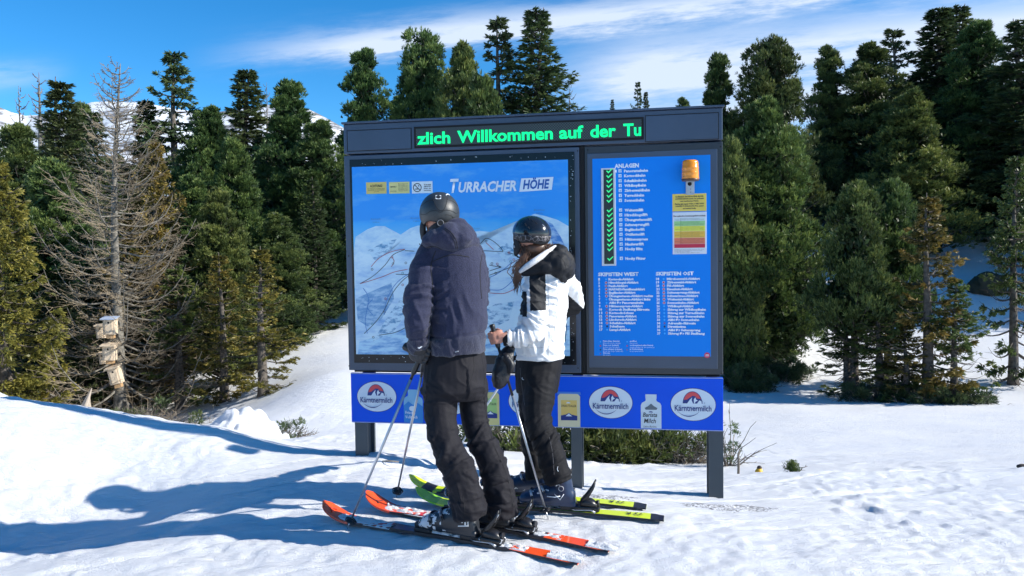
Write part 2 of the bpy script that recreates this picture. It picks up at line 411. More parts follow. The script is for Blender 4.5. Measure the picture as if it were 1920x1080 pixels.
# ------------------------------------------------------------------ trees
def nrm(a): return a/np.maximum(np.linalg.norm(a, axis=-1, keepdims=True), 1e-9)
def leafmat(name, dark, light, tip, transl=0.25):
    m = bpy.data.materials.new(name); m.use_nodes = True; nt = m.node_tree
    b = nt.nodes['Principled BSDF']; b.inputs['Roughness'].default_value = 0.5; b.inputs['Specular IOR Level'].default_value = 0.35
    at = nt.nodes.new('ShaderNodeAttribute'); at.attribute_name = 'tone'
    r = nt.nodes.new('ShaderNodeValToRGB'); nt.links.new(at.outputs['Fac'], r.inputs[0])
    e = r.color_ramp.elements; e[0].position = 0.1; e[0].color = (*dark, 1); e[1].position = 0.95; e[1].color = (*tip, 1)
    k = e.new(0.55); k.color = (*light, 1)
    oi = nt.nodes.new('ShaderNodeObjectInfo'); hs = nt.nodes.new('ShaderNodeHueSaturation')
    mr = nt.nodes.new('ShaderNodeMapRange'); mr.inputs[3].default_value = 0.475; mr.inputs[4].default_value = 0.52; nt.links.new(oi.outputs['Random'], mr.inputs[0]); nt.links.new(mr.outputs[0], hs.inputs['Hue'])
    mr2 = nt.nodes.new('ShaderNodeMapRange'); mr2.inputs[3].default_value = 0.8; mr2.inputs[4].default_value = 1.2
    mt = nt.nodes.new('ShaderNodeMath'); mt.operation = 'FRACT'; mt2 = nt.nodes.new('ShaderNodeMath'); mt2.operation = 'MULTIPLY'; mt2.inputs[1].default_value = 7.31
    nt.links.new(oi.outputs['Random'], mt2.inputs[0]); nt.links.new(mt2.outputs[0], mt.inputs[0]); nt.links.new(mt.outputs[0], mr2.inputs[0]); nt.links.new(mr2.outputs[0], hs.inputs['Value'])
    nt.links.new(r.outputs[0], hs.inputs['Color']); nt.links.new(hs.outputs[0], b.inputs['Base Color'])
    tr = nt.nodes.new('ShaderNodeBsdfTranslucent'); nt.links.new(hs.outputs[0], tr.inputs[0])
    mxs = nt.nodes.new('ShaderNodeMixShader'); mxs.inputs[0].default_value = transl
    nt.links.new(b.outputs[0], mxs.inputs[1]); nt.links.new(tr.outputs[0], mxs.inputs[2])
    nt.links.new(mxs.outputs[0], nt.nodes['Material Output'].inputs[0])
    return m
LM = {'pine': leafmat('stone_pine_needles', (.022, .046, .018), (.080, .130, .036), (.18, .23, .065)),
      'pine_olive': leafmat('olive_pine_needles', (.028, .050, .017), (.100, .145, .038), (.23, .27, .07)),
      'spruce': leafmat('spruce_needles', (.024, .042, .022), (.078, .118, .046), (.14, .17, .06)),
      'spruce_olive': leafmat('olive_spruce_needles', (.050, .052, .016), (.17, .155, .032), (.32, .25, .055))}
bark = mat('bark', (.10, .085, .07), .9, var=.45, vscale=14, bump=.8, bscale=30)
bark_grey = mat('grey_bark', (.15, .14, .12), .9, var=.5, vscale=18, bump=.8, bscale=40)
twigmat = mat('larch_twigs', (.16, .125, .085), .85, col2=(.28, .225, .15), vscale=1.5)
deadtwig = mat('dead_twigs', (.13, .11, .09), .9, col2=(.27, .23, .18), vscale=3)

def blades(Pp, D, Ln, W, k, spread, tone, r):
    n = len(Pp)
    Pp = np.repeat(Pp, k, 0); D = np.repeat(D, k, 0); Ln = np.repeat(np.broadcast_to(Ln, n), k)*r.uniform(.7, 1.15, n*k); tone = np.repeat(tone, k)
    d = nrm(D+r.normal(0, spread, (n*k, 3))); s = nrm(np.cross(d, nrm(r.normal(0, 1, (n*k, 3)))))
    Ln = Ln[:, None]; w = W*r.uniform(.7, 1.3, (n*k, 1))
    a = Pp; b_ = Pp+d*Ln*.55+s*w; c = Pp+d*Ln; e = Pp+d*Ln*.55-s*w
    v = np.stack([a, b_, c, e], 1).reshape(-1, 3)
    f = np.arange(n*k*4).reshape(-1, 4)
    return v, f, np.clip(tone+r.normal(0, .06, n*k), 0, 1)
def leafmesh(name, parts):
    vs, fs, ts = [], [], []; o = 0
    for v, f, t in parts: vs.append(v); fs.append(f+o); ts.append(t); o += len(v)
    me = np_mesh(name, np.concatenate(vs), np.concatenate(fs))
    at = me.attributes.new('tone', 'FLOAT', 'FACE'); at.data.foreach_set('value', np.concatenate(ts).astype(np.float32))
    return me
def prisms(A, B, ra, rb, sides=3):
    """many thin tapered sticks at once"""
    A, B = np.asarray(A, float), np.asarray(B, float); n = len(A); d = nrm(B-A)
    ref = np.where(np.abs(d[:, 2:3]) < .9, np.array([[0, 0, 1.]]), np.array([[1., 0, 0]])); u = nrm(np.cross(d, ref)); w = np.cross(d, u)
    ra = np.broadcast_to(ra, n)[:, None]; rb = np.broadcast_to(rb, n)[:, None]; vs = []
    for k in range(sides):
        a = 2*pi*k/sides; o = u*math.cos(a)+w*math.sin(a); vs.append(A+o*ra); 
    for k in range(sides):
        a = 2*pi*k/sides; o = u*math.cos(a)+w*math.sin(a); vs.append(B+o*rb)
    v = np.stack(vs, 1).reshape(-1, 3); base = (np.arange(n)*2*sides)[:, None]
    f = np.concatenate([np.concatenate([base+k, base+(k+1) % sides, base+sides+(k+1) % sides, base+sides+k], 1) for k in range(sides)])
    return v, f
def polychain(pts, r0, r1):
    """pts (n,m,3) polylines -> segments"""
    n, m, _ = pts.shape; t = np.linspace(0, 1, m)
    r0 = np.broadcast_to(r0, n); r1 = np.broadcast_to(r1, n)
    rr = r0[:, None]*(1-t)[None]+r1[:, None]*t[None]
    return pts[:, :-1].reshape(-1, 3), pts[:, 1:].reshape(-1, 3), rr[:, :-1].ravel(), rr[:, 1:].ravel()
def trunk_mb(H, r, lean=0, rr=None, n=9):
    mb = MB(); pts = []; rad = []
    for i in range(14):
        t = i/13; pts.append((math.sin(t*5+lean)*.02*H*t*.6, math.cos(t*4+lean)*.015*H*t*.6, H*t-.25*(1-t))); rad.append(r*(1-t)**.9*(1+.5*math.exp(-t*25))+.006)
    return mb.tube(pts, rad, n=n)

def stone_pine(seed, kind='pine', H=8.0, R=1.45, clumps=210, per=46, base=.05, top_round=.78, branchy=0.0, gap=0.0, n_trunk=1):
    r = np.random.default_rng(seed); k = clumps
    t = base+(1-base)*r.beta(1.15, 1.25, k); t[:6] = np.linspace(.90, .985, 6)
    lob = 1+.16*np.sin(t*17+seed)+.10*np.sin(t*31+seed*2)
    env = R*np.minimum(1, (1.06-t)/.75+.0)**top_round*np.minimum(1, .62+t*1.6)*lob
    az = r.uniform(0, 2*pi, k); env = env*(1+.16*np.sin(az*3+seed+t*5))
    rad = env*r.uniform(.55, 1.03, k)**.6; rad[:6] *= .45
    c = np.c_[np.cos(az)*rad, np.sin(az)*rad, t*H]
    cs = (.13+.22*env/R)*r.uniform(.75, 1.25, k)
    out = nrm(np.c_[np.cos(az), np.sin(az), np.full(k, .75)]); out[:6] = (0, 0, 1)
    tone_c = r.uniform(.2, .72, k)
    P0 = np.repeat(c, per, 0); O = np.repeat(out, per, 0); q = nrm(r.normal(0, 1, (k*per, 3))+O*.8)
    S_ = np.repeat(cs, per)[:, None]*np.where(r.uniform(size=(k*per, 1)) < .16, r.uniform(1.0, 1.38, (k*per, 1)), r.uniform(.35, 1.0, (k*per, 1)))
    pts = P0+q*S_*np.array([1.15, 1.15, .85]); dirs = nrm(q*.6+O*.5+np.array([0, 0, .75]))
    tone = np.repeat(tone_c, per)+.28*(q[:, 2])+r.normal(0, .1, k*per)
    up = blades(pts, dirs, .155, .0135, 7, .40, tone, r)
    # inner shade leaves keep the crown from being hollow
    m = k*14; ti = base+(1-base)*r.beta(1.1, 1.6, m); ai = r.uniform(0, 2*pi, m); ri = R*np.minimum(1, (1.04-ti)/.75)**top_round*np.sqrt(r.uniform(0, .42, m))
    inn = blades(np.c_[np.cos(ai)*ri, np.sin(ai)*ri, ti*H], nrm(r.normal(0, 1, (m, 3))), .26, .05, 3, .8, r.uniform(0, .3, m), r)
    crown = leafmesh('crown', [up, inn])
    root = np.c_[0*rad, 0*rad, t*H-rad*.45]; mid = (root+c)/2+np.array([0, 0, -.08])
    A, B, ra, rb = polychain(np.stack([root, mid, c], 1), .035*(1-t)+.012, .008)
    v, f = prisms(A, B, ra, rb, 4)
    nb = 26+int(branchy*50); tb = r.uniform(.01, .34, nb); ab = r.uniform(0, 2*pi, nb); lb = R*r.uniform(.35, .8, nb)
    a0 = np.c_[0*tb, 0*tb, tb*H]; a1 = np.c_[np.cos(ab)*lb*.5, np.sin(ab)*lb*.5, tb*H+.02]; a2 = np.c_[np.cos(ab)*lb, np.sin(ab)*lb, tb*H-.12]
    A2, B2, r2a, r2b = polychain(np.stack([a0, a1, a2], 1), .02, .005); v2, f2 = prisms(A2, B2, r2a, r2b, 3)
    limbs = np_mesh('limbs', np.r_[v, v2], np.r_[np.c_[f], f2+len(v)], True)
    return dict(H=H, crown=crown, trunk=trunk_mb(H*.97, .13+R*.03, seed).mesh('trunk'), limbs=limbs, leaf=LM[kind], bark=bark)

def spruce(seed, kind='spruce', H=8.0, R=1.2, step=.17, per=(6, 9), dens=26, bare=.0, base=.05, power=.8, droop=.28, tl=.12, gaps=0.0, hang=.25, bk=None):
    r = np.random.default_rng(seed); Pp, Dd, Tn = [], [], []; limb = []; tw = []
    h = base*H
    while h < H*.985:
        t = h/H; n = r.integers(*per)
        a0 = r.uniform(0, 2*pi)
        for j in range(n):
            if r.uniform() < gaps: continue
            az = a0+2*pi*j/n+r.normal(0, .25); ln = (R*(1-t)**power+.05)*r.uniform(.62, 1.12)*(1+.15*math.sin(h*3+seed))
            if t < .12: ln *= .75
            o = np.array([math.cos(az), math.sin(az), 0]); side = np.array([-o[1], o[0], 0])
            s = np.linspace(0, 1, 7)
            zc = -droop*(1-t)*1.3*np.sin(s*pi*.62)*ln+(.30*s**3*ln)+(.35*t*s*ln)
            pl = np.array([0, 0, h])+o*(s*ln)[:, None]+np.array([0, 0, 1])*zc[:, None]+side*(r.normal(0, .06)*s**2*ln)[:, None]
            limb.append(pl); green = r.uniform() > bare*(1-t)
            if not green:
                for q in range(5):
                    i = r.integers(2, 7); d = nrm(o*.5+side*r.choice([-1, 1])*r.uniform(.4, 1)+np.array([0, 0, r.uniform(-.5, .1)])); tw.append((pl[i], pl[i]+d*ln*r.uniform(.12, .3)))
                continue
            tone = r.uniform(.2, .7); m = max(5, int(ln*dens))
            u = r.uniform(.12 if t > .3 else .25, 1, m); pt = np.stack([np.interp(u, s, pl[:, c]) for c in range(3)], 1)
            sg = r.choice([-1, 1], m)[:, None]; wl = (ln*.30*(1-u*.75)+.05)[:, None]*r.uniform(.5, 1.1, (m, 1))
            td = nrm(o*.75+side*sg*1.0+np.array([0, 0, -hang])+r.normal(0, .12, (m, 3)))
            for q in (.15, .5, .85, 1.1):
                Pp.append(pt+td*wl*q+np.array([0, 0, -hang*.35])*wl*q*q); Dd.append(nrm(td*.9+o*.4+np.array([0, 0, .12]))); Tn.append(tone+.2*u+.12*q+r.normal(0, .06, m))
        h += step*r.uniform(.8, 1.25)*(1.2-.5*t)
    Pp = np.concatenate(Pp); Dd = np.concatenate(Dd); Tn = np.concatenate(Tn)
    crown = leafmesh('crown', [blades(Pp, Dd, tl, .015, 3, .45, Tn-.1, r), blades(Pp[::3], Dd[::3], tl*.9, .024, 2, .7, Tn[::3]-.3, r)])
    tp = np.array([[0, 0, H*.985]])
    limb = np.stack(limb); A, B, ra, rb = polychain(limb, .014+.012*R, .003); v, f = prisms(A, B, ra, rb, 3)
    if tw:
        a_, b_ = np.array([x[0] for x in tw]), np.array([x[1] for x in tw]); v2, f2 = prisms(a_, b_, .005, .002, 3); f = np.r_[f, f2+len(v)]; v = np.r_[v, v2]
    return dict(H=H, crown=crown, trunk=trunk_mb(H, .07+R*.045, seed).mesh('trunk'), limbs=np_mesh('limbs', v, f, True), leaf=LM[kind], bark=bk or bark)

def larch(seed, H=6.5, R=1.6, nl=95, tier=2, thick=1.0, m=None):
    r = np.random.default_rng(seed); C, C2 = [], []; segA, segB, sa, sb = [], [], [], []
    for i in range(nl):
        t = .04+.95*(i/nl)**.85+r.uniform(-.005, .005); az = i*2.4+r.normal(0, .3)
        ln = (R*(1-t)**.75*(1+.2*math.sin(i*1.3))+.10)*r.uniform(.6, 1.12)
        o = np.array([math.cos(az), math.sin(az), 0]); side = np.array([-o[1], o[0], 0]); s = np.linspace(0, 1, 9)
        sag = (-.42*np.sin(s*pi*.72)*(1-t)+.62*s**2.6*(1-.3*t)+.35*t*s)*ln
        pl = np.array([0, 0, t*H])+o*(s*ln*(1-.12*s**3))[:, None]+np.array([0, 0, 1])*sag[:, None]+side*(r.normal(0, .14)*s**2*ln)[:, None]
        pl += np.cumsum(r.normal(0, .010*ln, pl.shape), 0)
        C.append((pl, .020*thick*(.35+ln/R), .0035*thick))
        nt_ = int(6+ln*14)
        for j in range(nt_):
            u = r.uniform(.15, .98); p = np.array([np.interp(u, s, pl[:, c]) for c in range(3)])
            tl = ln*r.uniform(.18, .42)*(1.15-u*.75); d = nrm(o*r.uniform(.3, .9)+side*r.choice([-1, 1])*r.uniform(.2, 1)+np.array([0, 0, r.uniform(-.35, .45)]))
            w = np.linspace(0, 1, 5); bend = np.array([0, 0, r.uniform(.1, .5)])
            q = p+d*(w*tl)[:, None]+bend*(w**2*tl)[:, None]+np.cumsum(r.normal(0, .02*tl, (5, 3)), 0)*w[:, None]
            C2.append((q, .0050*thick, .0022*thick))
            if tier > 1:
                for _ in range(5):
                    k = r.integers(1, 5); d2 = nrm(d+r.normal(0, .6, 3)+np.array([0, 0, .15])); l2 = tl*r.uniform(.2, .45)
                    segA.append(q[k]); segB.append(q[k]+d2*l2); sa.append(.0032*thick); sb.append(.0018*thick)
    A, B, ra, rb = polychain(np.stack([c[0] for c in C]), np.array([c[1] for c in C]), C[0][2]); v, f = prisms(A, B, ra, rb, 5)
    A, B, ra, rb = polychain(np.stack([c[0] for c in C2]), C2[0][1], C2[0][2]); v2, f2 = prisms(A, B, ra, rb, 3)
    if segA:
        v3, f3 = prisms(segA, segB, np.array(sa), np.array(sb), 3); f2 = np.r_[f2, f3+len(v2)]; v2 = np.r_[v2, v3]
    return dict(H=H, crown=np_mesh('twigs', v2, f2), trunk=trunk_mb(H, .075*thick+.02, seed, n=12).mesh('trunk'), limbs=np_mesh('limbs', v, f, True), leaf=m or twigmat, bark=bark_grey, cname='twigs')

PROTO = {
 'pineA': stone_pine(1), 'pineB': stone_pine(2, H=8, R=1.6, clumps=235, top_round=.85), 'pineC': stone_pine(3, H=8, R=1.2, clumps=175, top_round=.85),
 'pineR': stone_pine(4, H=8, R=1.7, clumps=250, top_round=.5), 'pineO': stone_pine(5, 'pine_olive', H=6, R=1.25, clumps=185, per=44, top_round=.85),
 'pineS': stone_pine(6, 'pine_olive', H=5, R=1.3, clumps=105, per=52, base=.33, top_round=.6, branchy=1.0),
 'pineP': stone_pine(7, 'pine_olive', H=7.5, R=1.75, clumps=270, per=46, top_round=.85, base=.08),
 'spruA': spruce(11, H=8, R=1.05, power=.84, step=.21, per=(5, 8)), 'spruB': spruce(12, H=9, R=1.25, power=.82, dens=24, step=.23, per=(5, 8)), 'spruN': spruce(13, H=8, R=.75, power=.8, step=.22, gaps=.15),
 'spruG': spruce(14, H=6, R=1.1, gaps=.3, dens=20, step=.24, per=(4, 7), power=.75),
 'sprOA': spruce(15, 'spruce_olive', H=5, R=1.25, gaps=.15, dens=24, step=.18, per=(5, 8), droop=.35, tl=.11, hang=.45, power=.75),
 'sprOB': spruce(16, 'spruce_olive', H=5, R=.95, gaps=.25, dens=22, step=.2, per=(4, 7), bare=.35, droop=.3, tl=.11, hang=.35),
 'sprOC': spruce(17, 'pine_olive', H=5, R=1.05, gaps=.25, dens=22, step=.2, per=(5, 7), bare=.65, droop=.35, tl=.12, hang=.4, power=.7),
 'larchA': larch(21, H=6.5, R=1.5, nl=170, thick=.95), 'larchB': larch(22, H=7, R=1.0, nl=60, tier=1, thick=1.6),
}
placed_first = {}
def plant(proto, name, px, top, d, label, cat='tree', base_py=None, wid=1.0, rot=0.0, group=None, xy=None, h=None):
    pr = PROTO[proto]
    if xy is None:
        q = P(px, top, d); x, y, zt = q
    else: x, y = xy; zt = None
    z = g1(x, y)
    if h is None: h = zt-z
    s = h/pr['H']
    e = empty(name, (x, y, z-.03), label, cat, group, (0, 0, rot))
    e.scale = (s*wid, s*wid, s)
    for nm, key, m in (('trunk', 'trunk', pr['bark']), ('limbs', 'limbs', pr['bark']), (pr.get('cname', 'crown'), 'crown', pr['leaf'])):
        me = pr[key]
        if not me.materials: me.materials.append(m)
        o = bpy.data.objects.new(nm, me); COL.objects.link(o); o.parent = e
        if nm in ('limbs', 'twigs'): o['kind'] = 'stuff'
    return e
PR = dict(pineA=1.5, pineB=1.65, pineC=1.3, pineR=1.75, pineO=1.35, pineS=1.4, pineP=1.85, spruA=1.0, spruB=1.15, spruN=.75, spruG=1.0, sprOA=1.2, sprOB=.9, sprOC=1.0, larchA=1.5, larchB=.95)
TG = 'forest trees round the piste'
def T(proto, name, px, top, d, hw, label, rot=0.0, group=TG):
    q = P(px, top, d); h = q[2]-g1(q[0], q[1]); s = h/PROTO[proto]['H']
    return plant(proto, name, px, top, d, label, 'tree', wid=hw*d/FPX/(PR[proto]*s), rot=rot, group=group)
# ---- left side
T('sprOA', 'spruce_tree', -8, 300, 11.5, 120, 'olive yellow spruce cut off by the left edge of the photo', 1)
LARCH = T('larchA', 'larch_tree', 200, 112, 13, 190, 'big bare larch in front with pale trunk and nest boxes nailed on it', .4)
LARCH.rotation_euler[1] = .021
T('larchB', 'larch_tree', 70, 132, 22, 70, 'bare far larch leftmost against the sky, taller of two', 1.3)
T('larchB', 'larch_tree', 38, 158, 23, 50, 'smaller bare larch top at far left edge against the sky', 2.3)
T('spruN', 'spruce_tree', 114, 142, 18, 88, 'narrow brownish spruce with bare lower trunk left of the big larch', .2)
T('pineC', 'pine_tree', 150, 196, 24, 55, 'short rounded pine top under the ridge just left of the big larch', 2)
T('pineA', 'pine_tree', 30, 232, 20, 95, 'dark broad pine behind the far left spruce', 2.2)
T('pineB', 'pine_tree', 95, 300, 16, 105, 'dark green pine low behind the larch branches on the left', 3.4)
T('pineB', 'pine_tree', 30, 420, 15, 90, 'low dark pine between the left edge and the big larch', 1.1)
T('pineA', 'pine_tree', 165, 420, 15.5, 80, 'dark low pine directly behind the nest boxes', 5.1)
T('spruA', 'spruce_tree', 176, 205, 22, 70, 'small dark spruce top poking out left of the larch tip', .7)
T('spruA', 'spruce_tree', 272, 184, 24, 82, 'dark spruce top right of the larch tip under the ridge', 1.9)
T('sprOA', 'spruce_tree', 288, 262, 14.6, 95, 'orange olive spruce right behind the big bare larch', 2.6)
T('sprOB', 'spruce_tree', 235, 400, 14.2, 90, 'thin olive spruce half hidden by larch twigs', 3.9)
T('spruG', 'spruce_tree', 326, 96, 24, 112, 'tall dark spruce with spiky tip standing alone above the left forest', .5)
T('pineB', 'pine_tree', 388, 204, 20, 92, 'dense dark green pine right of the tall spiky spruce', 1.5)
T('pineO', 'pine_tree', 432, 268, 17.5, 75, 'sunlit olive pine in the middle of the left forest', .9)
T('spruA', 'spruce_tree', 462, 127, 24, 100, 'slim dark spruce with pointed tip left of the bright pine', 2.8)
T('larchB', 'larch_tree', 497, 152, 25, 30, 'thin bare larch top between slim spruce and bright pine', .3)
T('pineC', 'pine_tree', 540, 153, 20, 82, 'tall bright green pine with stepped top left of the board', 2.1)
T('pineA', 'pine_tree', 598, 226, 19.5, 78, 'dark pine leaning against the bright pine just left of the board', .4)
T('pineC', 'pine_tree', 360, 330, 17, 70, 'dark pine low between the larch and the small bright pine', 3.3)
T('pineP', 'pine_tree', 408, 352, 14.8, 78, 'small fresh green pine in front right of the larch', 3.0)
T('sprOB', 'spruce_tree', 486, 458, 13, 82, 'short olive spruce with ragged branches beside the snow heap', 1.2)
T('sprOB', 'spruce_tree', 412, 470, 13.6, 72, 'sparse olive spruce left of the ragged one by the snow heap', 4.2)
T('spruB', 'spruce_tree', 585, 330, 18, 62, 'dark spruce whose foot touches the shaded snow slope left of the board', 1.2)
T('pineB', 'pine_tree', 520, 400, 16.8, 72, 'dark low pine behind the ragged olive spruce', 4.0)
T('sprOC', 'spruce_tree', 330, 500, 13.8, 88, 'straggly lower spruce right of the larch trunk', .8)
T('spruA', 'spruce_tree', 95, 520, 13.6, 95, 'dark shaded young spruce left of the nest boxes', .8)
T('spruB', 'spruce_tree', 150, 560, 13.2, 60, 'short shaded spruce at the foot of the larch', 2.8)
# ---- behind the board
T('pineA', 'pine_tree', 682, 92, 22, 66, 'lone conical pine above the left end of the board', .7)
T('pineR', 'pine_tree', 790, 60, 23, 72, 'tall shaggy pine with a blunt top above the board', 2.4)
T('pineP', 'pine_tree', 868, 80, 21, 78, 'broad dark pine between blunt pine and airy spruce above the board', 4.4)
T('spruG', 'spruce_tree', 934, 31, 22, 105, 'airy spruce with see through branches above the board', 1.0)
T('spruB', 'spruce_tree', 1006, 10, 21.5, 135, 'tallest olive tinged spruce above the middle of the board', 3.0)
T('larchB', 'larch_tree', 1070, 155, 24, 34, 'bare larch tip right of the tallest spruce', 2.0)
T('pineO', 'pine_tree', 905, 150, 18.6, 70, 'olive lit pine low behind the message display', 2.0)
T('spruA', 'spruce_tree', 1148, 184, 34, 15, 'tiny lit spruce tip above the right half of the board', 2.0)
T('spruG', 'spruce_tree', 1196, 152, 34, 26, 'thin spruce tip, taller of a close pair above the board', 1.0)
T('spruA', 'spruce_tree', 1211, 170, 35, 20, 'thin spruce tip, shorter of a close pair above the board', 3.0)
T('pineC', 'pine_tree', 1281, 184, 30, 32, 'small pine top over the right corner panel of the board', 3.0)
T('pineA', 'pine_tree', 745, 180, 26, 40, 'low pine filling the gap left of the blunt pine', 3.0)
# ---- right side
T('pineC', 'pine_tree', 1345, 103, 22, 58, 'dark rounded pine directly above the right corner of the board', 1.6)
T('pineR', 'pine_tree', 1444, 76, 21, 92, 'huge round topped dark pine right of the board', .6)
T('pineC', 'pine_tree', 1554, 88, 28, 54, 'narrow dark pine between round pine and cone shaped pine', 2.9)
T('pineA', 'pine_tree', 1632, 83, 27, 88, 'big cone shaped pine in the middle of the right forest', 4.9)
T('spruG', 'spruce_tree', 1675, 53, 30, 88, 'open branched spruce top behind the cone shaped pine', 2.2)
T('spruA', 'spruce_tree', 1758, 14, 29, 120, 'very tall spruce, left one of the tall pair at right', .4)
T('spruB', 'spruce_tree', 1796, 6, 29.5, 112, 'very tall spruce, right one of the tall pair at right', 2.4)
T('pineA', 'pine_tree', 1832, 38, 27, 84, 'massive dark pine in front of the tall spruce pair', 2.0)
T('spruB', 'spruce_tree', 1918, 30, 25, 135, 'dark conifer at the right edge of the photo', 5.0)
T('pineP', 'pine_tree', 1432, 183, 17.6, 118, 'large sunlit pine with shaggy layers right beside the board', .2)
T('pineO', 'pine_tree', 1375, 270, 16.6, 56, 'slender pine partly behind the right edge of the board', 2.2)
T('pineO', 'pine_tree', 1712, 178, 24, 88, 'olive tinted pine with lit right flank above the small pines', 3.1)
T('pineS', 'pine_tree', 1604, 352, 14.6, 74, 'small open pine with bare lower trunk, left stem of the close pair', .9)
T('pineS', 'pine_tree', 1668, 346, 15.4, 72, 'small open pine with bare lower trunk, right stem of the close pair', 2.9)
T('sprOC', 'spruce_tree', 1590, 560, 14.9, 78, 'dead branched low spruce round the trunk of the small open pines', 1.9)
T('sprOB', 'spruce_tree', 1742, 358, 13.7, 92, 'olive orange tinted slim spruce right of the small open pines', 1.5)
T('sprOC', 'spruce_tree', 1650, 530, 14.2, 76, 'added twiggy dead skirted spruce just left of the slim olive one', 3.0)  # young spruce added to throw dappled shade on the piste
T('sprOB', 'spruce_tree', 1700, 600, 13.9, 60, 'added knee high olive spruce between the small open pines and the slim olive spruce', 2.0)  # second spruce put in to widen that dappled shade
T('sprOC', 'spruce_tree', 1792, 520, 13.5, 70, 'short twiggy spruce right of the slim olive one', 1.0)
T('sprOC', 'spruce_tree', 1906, 290, 15.2, 78, 'sparse spruce with bare trunk at the right edge of the photo', 1.5)
T('pineB', 'pine_tree', 1535, 300, 29, 60, 'dark shaded pine behind the gap in the right forest', 1.5)
T('spruB', 'spruce_tree', 1800, 250, 29, 80, 'shaded spruce under the massive pine', 1.5)
T('pineB', 'pine_tree', 1878, 210, 28, 70, 'shaded pine between the massive pine and the right edge', 3.5)
T('pineO', 'pine_tree', 1350, 330, 18.5, 70, 'dim pine seen in the strip right of the board', 4.5)
T('pineB', 'pine_tree', 1462, 460, 17.6, 50, 'low skirted pine whose branches reach the snow near the piste', 4.5)
# forest further back: fills the dark gaps, nothing tells these apart
FL = 'dark conifer deep in the forest behind the front rows'
fr = np.random.default_rng(5)
for i in range(46):
    px = [fr.uniform(-60, 640), fr.uniform(1330, 1990)][i % 2]; d = fr.uniform(29, 42)
    lowtop = np.interp(px, [-60, 100, 300, 640, 1330, 1500, 1900], [240, 230, 240, 250, 190, 170, 170])
    T(['pineA', 'pineB', 'spruA', 'spruB', 'pineC'][i % 5], 'conifer_tree', px, lowtop+fr.uniform(0, 90), d, fr.uniform(38, 62), FL, fr.uniform(0, 6), 'background conifers')
for i, px in enumerate((665, 720, 760, 835, 960, 1050)):
    T(['pineA', 'pineB'][i % 2], 'conifer_tree', px, 215+20*(i % 3), 27+i, 40, FL, i, 'background conifers')

for i, (px, d) in enumerate(((2040, 20), (2110, 23), (2190, 19), (2010, 26), (2270, 24), (2150, 28), (2340, 21))):  # unseen conifers past the right edge, added for their shadows and side views
    T(['pineB', 'spruB', 'pineA', 'spruA'][i % 4], 'conifer_tree', px, 40+60*(i % 3), d, 95, FL, i, 'background conifers')
# ---- low bushes, sapling, stakes
def bush(name, x, y, R, H, seed, label, kind, n=60, per=40, twn=70, cat='bush', bl=.085):
    r = np.random.default_rng(seed); z = g1(x, y)
    az = r.uniform(0, 2*pi, n); q = np.sqrt(r.uniform(0, 1, n))*R; t = r.uniform(.1, 1, n)
    c = np.c_[np.cos(az)*q, np.sin(az)*q*.5, t*H*(1-(q/R)**2*.6)]
    P0 = np.repeat(c, per, 0); w = nrm(r.normal(0, 1, (n*per, 3))+np.array([0, 0, .6])); pts = P0+w*r.uniform(.3, 1.5, (n*per, 1))*bl
    tn = np.repeat(r.uniform(.2, .75, n), per)+.2*w[:, 2]
    me = leafmesh('foliage', [blades(pts, nrm(w+np.array([0, 0, .7])), bl, bl*.085, 5, .5, tn, r)])
    e = empty(name, (x, y, z-.02), label, cat)
    link('foliage', me, LM[kind], e)
    a = np.c_[r.normal(0, R*.35, twn), r.normal(0, R*.15, twn), np.zeros(twn)]; d = nrm(np.c_[a[:, 0]*1.6/R+r.normal(0, .4, twn), r.normal(0, .4, twn), np.full(twn, .8)])
    ln = r.uniform(.5, 1.25, twn)[:, None]*H; s = np.linspace(0, 1, 5)[None, :, None]
    pl = a[:, None]+d[:, None]*ln[:, None]*s+np.array([0, 0, -.25*H])*s**2+np.cumsum(r.normal(0, .012, (twn, 5, 3)), 1)
    A, B, ra, rb = polychain(pl, .006, .0018); v, f = prisms(A, B, ra, rb, 3)
    k = r.integers(1, 4, twn*3); i0 = r.integers(0, twn, twn*3); st = pl[i0, k]; d2 = nrm(d[i0]+r.normal(0, .7, (twn*3, 3)))
    v2, f2 = prisms(st, st+d2*r.uniform(.7, 2.4, (twn*3, 1))*bl, .003, .001, 3)
    link('stems', np_mesh('stems', np.r_[v, v2], np.r_[f, f2+len(v)]), deadtwig, e, kind='stuff')
    return e
q = P(1150, 860, 6.9); bush('dwarf_pine', q[0], q[1], .36, .40, 1, 'olive dwarf pine bush under the middle of the board, right of the centre post', 'pine_olive', n=44, per=34, twn=110)
q = P(1262, 862, 7.0); bush('dwarf_pine', q[0], q[1], .34, .36, 2, 'twiggy half bare dwarf pine bush under the right half of the board', 'pine_olive', n=18, per=24, twn=150)
q = P(955, 845, 7.3); bush('dwarf_pine', q[0], q[1], .26, .34, 3, 'twiggy dwarf pine bush seen between the two skiers', 'pine', n=10, per=24, twn=110)
q = P(1075, 858, 7.2); bush('dwarf_pine', q[0], q[1], .22, .40, 4, 'dark dwarf pine bush behind the centre post of the board', 'pine', n=15, per=26, twn=70)
q = P(898, 800, 8.2); bush('dwarf_pine', q[0], q[1], .16, .2, 14, 'small dark dwarf pine twig seen between the legs of the man', 'pine', n=12, per=30, twn=30)
q = P(1363, 868, 6.6); bush('shrub', q[0], q[1], .10, .55, 5, 'thin bare shrub sticking up right beside the board post', 'pine', n=10, per=16, twn=26, bl=.035)
q = P(540, 792, 8.5); bush('spruce_branch', q[0], q[1], .20, .28, 6, 'low ragged spruce branch poking out of snow right of the heap', 'spruce', n=13, per=14, twn=46, cat='branch', bl=.045)
